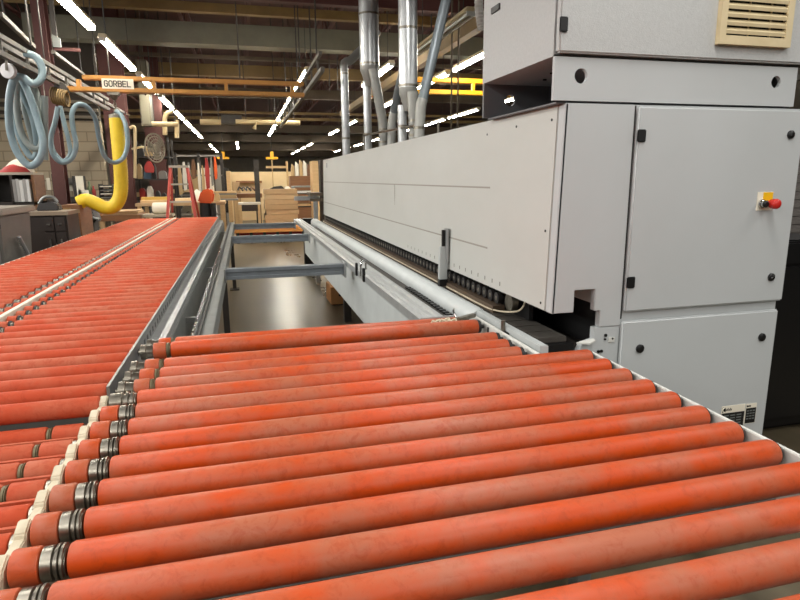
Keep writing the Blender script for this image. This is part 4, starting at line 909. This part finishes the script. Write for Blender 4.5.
p = at(149, 167, 13.9); tag(MB().prism([(p.x-.09, 13.9, p.z-.12), (p.x+.09, 13.9, p.z-.12), (p.x+.1, 13.9, p.z), (p.x+.04, 13.9, p.z+.12), (p.x-.04, 13.9, p.z+.12), (p.x-.1, 13.9, p.z)], (0, .045, 0)).build('hanging_bag', CLUT['red'], None, .012), 'bright red bag hanging on the rack below the fan', 'bag')
sr = thing('supply_rack', 'dark steel rack behind the fan left of the ladder', 'rack', (at(152, 190, 14.5).x, 14.5, 0))
xa, xb = at(134, 180, 14).x, at(171, 180, 14).x
for x in (xa, xb): 
    for yy in (14.0, 14.7): B(x-.02, x+.02, yy, yy+.04, 0, 2.5).build('post', CHAR, sr)
for z in (.5, 1.12, 1.62, 2.1): B(xa, xb, 13.95, 14.75, z-.03, z).build('shelf_board', CHAR, sr)
# orange shop vacuum right of the ladder
p = at(206, 196, 11.9)
sv = thing('shop_vacuum', 'orange and black tool cart standing right of the ladder', 'cart', (p.x, 11.9, 0))
MB().prism([(p.x-.16, 11.8, p.z-.12), (p.x+.12, 11.8, p.z-.14), (p.x+.16, 11.8, p.z+.06), (p.x+.08, 11.8, p.z+.15), (p.x-.08, 11.8, p.z+.10)], (0, .25, 0)).build('orange_shell', CLUT['orange'], sv, .03)
MB().cyl((p.x-.03, 11.95, 0), (p.x-.03, 11.95, p.z-.1), .13, .1).build('stand', CLUT['black'], sv); MB().cyl((p.x+.12, 11.9, 0), (p.x+.12, 11.9, p.z-.14), .05).build('filter', CLUT['black'], sv)
p2 = at(197, 188, 13); tag(lump((p2.x, 12.9, zq+.001), .16, .1, .22, 8).build('white_bag', PAPER), 'white bag on the long workbench left of the orange cart', 'bag')
rr = random.Random(21)
for q in range(15):                     # parts and tools lying about on the long workbench
    px = 139+5.6*q; p = at(px, 200, 12.95); w = rr.uniform(.06, .13); h_ = rr.uniform(.05, .2); c = ['white', 'black', 'tan', 'grey', 'red', 'white', 'brown', 'black', 'tan', 'blue', 'white', 'grey', 'orange', 'black', 'tan'][q]
    if abs(p.x-p2.x) < .3 or q < 6: continue
    tag(MB().prism([(p.x-w, 12.6, zq+.001), (p.x+w, 12.6, zq+.001), (p.x+w*.8, 12.6, zq+h_*.8), (p.x+w*.1, 12.6, zq+h_), (p.x-w*.9, 12.6, zq+h_*.6)], (0, .2, 0)).build('bench_item', CLUT[c], None, .008), '%s item lying on the long workbench, %s from its left end' % (c, poss[q]), 'item', 'items on the long workbench')
# ================================================================ CENTRE BACKGROUND
zc1 = plank_table(210, 238, 199, 17.2, .7, 'grey topped workbench left of the white-topped table', mat('grey_top', '8B8780', .5), .05)
stack(212, 236, 190, 17.3, .5, 4, zc1+.001, .05, [WOOD2, CLUT['tan'], CLUT['grey'], WOOD], 'board', '%s board stacked on the grey topped workbench', 'board', 'boards on the grey workbench')
zc2 = plank_table(236, 262, 194, 18.6, .9, 'brown wooden bench behind the white-topped table', WOOD3, .12)
for i, px in enumerate((240, 244, 248, 252)):
    p = at(px, 190, 18.8); tag(MB().tube([p+V((-.06, 0, 0)), p+V((-.02, .05, .09)), p+V((.05, 0, .04)), p+V((.09, .03, -.02))], .03, 7).build('clamp', CLUT[('black', 'grey', 'black', 'brown')[i]]), '%s clamp lying on the brown bench, %s from left' % (('black', 'grey', 'black', 'brown')[i], poss[i]), 'clamp', 'clamps on the brown bench')
t = thing('work_table', 'white-topped wooden table with dark red shelf at centre', 'table', (at(249, 205, 16.2).x, 16.5, 0))
xa, xb, y_, y2, z_ = cab_at(239, 260, 203, 16.2, .6)
B(xa-.02, xb+.02, y_, y2, z_-.05, z_).build('table_top', mat('white_laminate', 'C8C0B2', .5), t); B(xa+.05, xb-.05, y_+.02, y2, z_-.22, z_-.05).build('apron', CLUT['red'] if 0 else DWOOD, t)
for x in (xa, xb-.06):
    for yy in (y_, y2-.06): B(x, x+.06, yy, yy+.06, 0, z_-.05).build('leg', WOOD, t)
B(xa+.06, xb-.06, y_+.1, y2-.1, .3, .33).build('lower_shelf', WOOD3, t)
# big tan panel stack
xa, xb = at(265, 200, 16).x, at(298, 200, 16).x; zt_ = at(280, 189, 16).z
ps = thing('panel_pallet', 'wooden pallet under the stacked tan panels at centre', 'pallet', ((xa+xb)/2, 16.4, 0))
for x in (xa+.02, (xa+xb)/2-.04, xb-.1): B(x, x+.08, 16, 16.9, 0, .1).build('runner', WOOD3, ps)
B(xa, xb, 16, 16.9, .1, .13).build('deck', WOOD3, ps)
n_ = 9; th = (zt_-.13)/n_; rr = random.Random(4)
for q in range(n_):
    j = rr.uniform(-.02, .02)
    tag(B(xa+j, xb+j, 16+j, 16.9, .13+q*th, .13+(q+1)*th-.004).build('panel_bundle', [WOOD2, mat('panel_b', 'BFA27B', .7), mat('panel_c', 'A98C66', .7)][rr.randrange(3)], None, .004), '%s bundle of tan panels in the stack at centre' % (['lowest', 'second lowest', 'third lowest', 'fourth lowest', 'middle', 'fourth highest', 'third highest', 'second highest', 'topmost'][q]), 'panels', 'tan panel bundles at centre')
p = at(277, 186, 16.3); tag(MB().prism([(p.x-.2, 16.2, zt_+.001), (p.x+.2, 16.2, zt_+.001), (p.x+.12, 16.2, zt_+.08), (p.x-.08, 16.2, zt_+.06)], (0, .2, 0)).build('glove_pile', CLUT['black'], None, .01), 'black object lying on the tan panel stack', 'tool')
p = at(287, 187, 16.3); tag(lump((p.x, 16.3, zt_+.001), .09, .09, .06, 2).build('rag', PAPER), 'white rag lying on the tan panel stack', 'rag')
# shelving with white boards right of the stack
xa, xb, y_, y2, z_ = cab_at(293, 318, 184, 17.6, .7)
ws = thing('board_rack', 'grey rack with white boards right of the tan panel stack', 'rack', ((xa+xb)/2, 17.9, 0))
zs_ = [at(300, q, 17.6).z for q in (186, 193, 198.5, 206)]
for x in (xa, xb-.05): B(x, x+.05, y_, y2, 0, zs_[0]).build('post', GALVD, ws)
for z in zs_: B(xa+.05, xb-.05, y_, y2, z-.04, z).build('shelf_board', CHAR if z != zs_[0] else GALVD, ws)
for q, z in enumerate(zs_[1:]):
    tag(B(xa+.06, xb-.08, y_-.03, y2-.1, z+.001, z+.06).build('board', [WHITE, WHITE, WOOD][q]), ['upper white', 'lower white', 'lowest tan'][q]+' board lying in the grey rack', 'board', 'boards in the grey rack')
tag(B(1.3, 2.0, 16.9, 17.3, 0, .45).build('crate', WOOD3), 'brown crate on the floor before the grey rack', 'crate')
# cart with orange board below the far beams
xa, xb, y_, y2, z_ = cab_at(234, 306, 228.5, 15.3, .5)
ct = thing('panel_cart', 'low cart with orange-brown deck under the far cross beam', 'cart', ((xa+xb)/2, 15.5, 0))
B(xa, xb, y_, y2, z_-.12, z_).build('deck', mat('orange_wood', 'C98A45', .6, 0, 'B87638', 3, .6), ct)
for q in range(6): x = xa+.05+(xb-xa-.15)*q/5; B(x, x+.07, y_+.02, y_+.09, 0, z_-.12).build('leg', CHAR, ct)
B(xa+.03, xb-.03, y_+.2, y_+.25, z_-.2, z_-.12).build('apron', CLUT['red'], ct)
# black post on the floor behind the beams
p = at(310, 263, 10.3)
tag(B(p.x-.09, p.x+.09, 10.25, 10.40, 0, .92).build('floor_post', BLACK), 'black post standing on the floor behind second cross beam', 'post')
# wooden crate on the floor by the machine
t = thing('storage_crate', 'small brown wooden box on the floor beneath the machine rail', 'box', (1.1, 7.6, 0))
a = at(331, 298, 7.3)
B(a.x, a.x+.30, 7.3, 7.75, .015, .24).build('box_body', CARD, t, .004); B(a.x+.10, a.x+.2, 7.297, 7.30, .12, .15).build('hand_hole', DWOOD, t)
B(a.x+.02, a.x+.28, 7.32, 7.7, 0, .015).build('bottom', DWOOD, t)
# far stacks of sheet goods
def far_panel(px0, py0, px1, py1, y, d, m, name, label, cat, floorz=None):
    a, b = at(px0, py0, y), at(px1, py1, y)
    return tag(B(a.x, b.x, y, y+d, max(0, b.z) if floorz is None else floorz, a.z).build(name, m, None, .006), label, cat)
far_panel(226, 172, 294, 200, 24, .8, MAPLE, 'panel_stack', 'wide pale maple panel stack in the far background', 'panels', 0)
far_panel(226, 171, 232, 200, 23.2, .6, WOOD, 'panel_stack', 'tan panel leaning at left end of the pale far stack', 'panels', 0)
far_panel(236, 181, 262, 183, 23.7, .3, WOOD3, 'plank', 'brown plank across the pale far stack', 'plank')
o = bpy.data.objects
far_panel(232, 182, 241, 200, 22, .5, WOOD2, 'wooden_crate', 'tan crate before the pale far stack', 'crate', 0)
for (px0, px1, py, lab) in ((271.5, 274.5, 160, 'left pale timber post in far background'), (286, 289.5, 161, 'right pale timber post in far background')):
    far_panel(px0, py, px1, 200, 19, .15, WOOD, 'timber_post', lab, 'post', 0)
far_panel(266, 166, 285.9, 168.2, 18.98, .1, WOOD, 'timber_beam', 'pale timber crosspiece left of the right far post', 'beam')
far_panel(312, 161, 319.5, 200, 15.5, .6, WOOD, 'panel_stack', 'tall tan panels standing left of the machine hood end', 'panels', 0)
far_panel(320, 160, 324, 200, 15.8, .6, DWOOD, 'panel_stack', 'dark tall panel beside the tan panels near hood end', 'panels', 0)
far_panel(290, 176, 311, 200, 21, .8, WOOD3, 'panel_stack', 'brown panel stack between far timber post and tan panels', 'panels', 0)
for i, (px, py, h_, c) in enumerate(((293, 172, .5, 'tan'), (297, 170, .7, 'white'), (301, 168, .75, 'tan'), (305, 169, .7, 'white'), (309, 172, .6, 'brown'))):
    p = at(px, py, 22.5); tag(MB().prism([(p.x-.06, 22.5, 0), (p.x+.07, 22.5, 0), (p.x+.06, 22.5, p.z+.2), (p.x-.03, 22.5, p.z+.3), (p.x-.065, 22.5, p.z+.1)], (0, .2, 0)).build('offcut', CLUT[c]), '%s offcut standing behind the brown far stack, %s' % (c, poss[i]), 'offcut', 'offcuts behind the brown far stack')
for (px, y) in ((223, 30), (272, 28.6)):
    p = at(px, 157, y)
    t = thing('hoist', 'yellow hoist hanging in the far background, %s one' % ('left' if px < 250 else 'right'), 'hoist', p, 'yellow far hoists')
    MB().box(p.x-.28, p.x+.28, y, y+.2, p.z-.10, p.z+.0).box(p.x-.08, p.x+.08, y, y+.2, p.z+.0, p.z+.25).build('hoist_body', CRANEY, t, .02); MB().cyl((p.x, y+.1, p.z+.25), (p.x, y+.1, 5.39), .02).build('chain', CHAR, t)
for i, (px0, px1, py, y, c) in enumerate(((200, 214, 168, 26, 'white'), (214, 224, 165, 28, 'grey'), (222, 230, 168, 30, 'black'), (188, 200, 170, 25, 'tan'))):
    far_panel(px0, py, px1, 200, y, 1.0, CLUT[c], 'storage_cabinet', '%s far storage cabinet right of the ladder, %s one' % (c, poss[i]), 'cabinet', 0)
for i in range(7):      # far benches either side of the aisle
    y = 26+3*i; x = -6+.4*i
    t = thing('work_bench', 'far workbench in the left background, %s from the front' % poss[i], 'bench', (x, y, 0), 'far workbenches')
    B(x-1.5, x+1.5, y, y+1, .85, .92).build('bench_top', WOOD, t)
    for xx in (x-1.4, x+1.3): B(xx, xx+.1, y+.1, y+.9, 0, .85).build('leg', CHAR, t)
# ================================================================ RIGHT EDGE
bk = thing('storage_cabinet', 'black cabinet at right edge behind the machine', 'cabinet', (3.6, 2.9, 0))
B(2.55, 3.5, 2.75, 3.6, .03, 1.22).build('cabinet_body', BLACK, bk, .01); B(2.57, 3.48, 2.735, 2.75, 1.08, 1.20).build('drawer', mat('black_front', '161617', .35), bk); B(2.57, 3.48, 2.735, 2.75, .1, 1.06).build('door', MATS['black_front'], bk)
B(2.6, 3.45, 2.8, 3.55, 0, .03).build('plinth', BLACK, bk)
p = at(795, 270, 2.9)
tag(MB().prism([(2.78, 2.8, 1.221), (3.02, 2.8, 1.221), (3.02, 2.8, 1.29), (2.94, 2.8, 1.36), (2.82, 2.8, 1.30)], (0, .2, 0)).build('hand_tool', CLUT['grey'], None, .01), 'grey tool lying on the black cabinet at right edge', 'tool')
SLAB = mat('grey_weathered_boards', '8A8580', .7, 0, '625E5B', 16, .5, stretch=(1, 1, 6))
zz = 1.221; q = 0
wallst = thing('board_rack', 'rack of grey weathered boards behind the black cabinet at right', 'rack', (3.8, 4.4, 0))
B(2.9, 5.2, 4.3, 4.9, 0, 1.0).build('rack_base', CHAR, wallst)
for q in range(11):
    tag(B(2.88+.02*(q % 3), 5.2, 4.28, 4.9, 1.0+.075*q, 1.0+.075*(q+1)-.004).build('board', SLAB, None, .004), 'grey weathered board at right edge, %s from the bottom of its stack' % poss[q].replace('first', 'first board up'), 'board', 'grey boards at the right edge')
# ================================================================ LIGHT
def area(x, y, L, power, z=3.5, tilt=0):
    l = bpy.data.lights.new('unseen_light', 'AREA'); l.shape = 'RECTANGLE'; l.size = .14; l.size_y = L; l.energy = power; l.color = (1, .975, .93)
    o = bpy.data.objects.new('unseen_light', l); o.location = (x, y, z); o.rotation_euler = (0, -tilt, 0); COL.objects.link(o)
for x in (-1.78, 1.24, 3.9):
    for y, e in ((-5.2, 44), (-2.2, 44), (.8, 44), (3.8, 40)): area(x, y, 2.4, e)
for x in (-4.9, -7.6):                                  # unseen lights added at the left, tilted to brighten the hood's left face
    for y, e in ((-3, 20), (0, 36), (3, 58), (6, 64), (9, 64)): area(x, y, 2.4, e, tilt=.75)
w = bpy.data.worlds.new('hall'); scene.world = w; w.use_nodes = True
w.node_tree.nodes['Background'].inputs[0].default_value = (.9, .85, .78, 1); w.node_tree.nodes['Background'].inputs[1].default_value = .02
# ================================================================ CAMERA
cam = bpy.data.cameras.new('camera'); cam.sensor_width = 36; cam.lens = F/800*36; cam.clip_start = .05; cam.clip_end = 200
co = bpy.data.objects.new('camera', cam); COL.objects.link(co)
co.matrix_world = Matrix(((RT.x, UP.x, -fw.x, CAM.x), (RT.y, UP.y, -fw.y, CAM.y), (RT.z, UP.z, -fw.z, CAM.z), (0, 0, 0, 1)))
scene.camera = co
scene.view_settings.view_transform = 'Standard'; scene.view_settings.look = 'None'; scene.view_settings.gamma = 1; scene.view_settings.exposure = .16; scene.view_settings.use_curve_mapping = False
scene.cycles.use_denoising = True
scene.cycles.max_bounces = 6; scene.cycles.diffuse_bounces = 3; scene.cycles.glossy_bounces = 3
for o in bpy.data.objects:
    if '_o' in o: del o['_o']
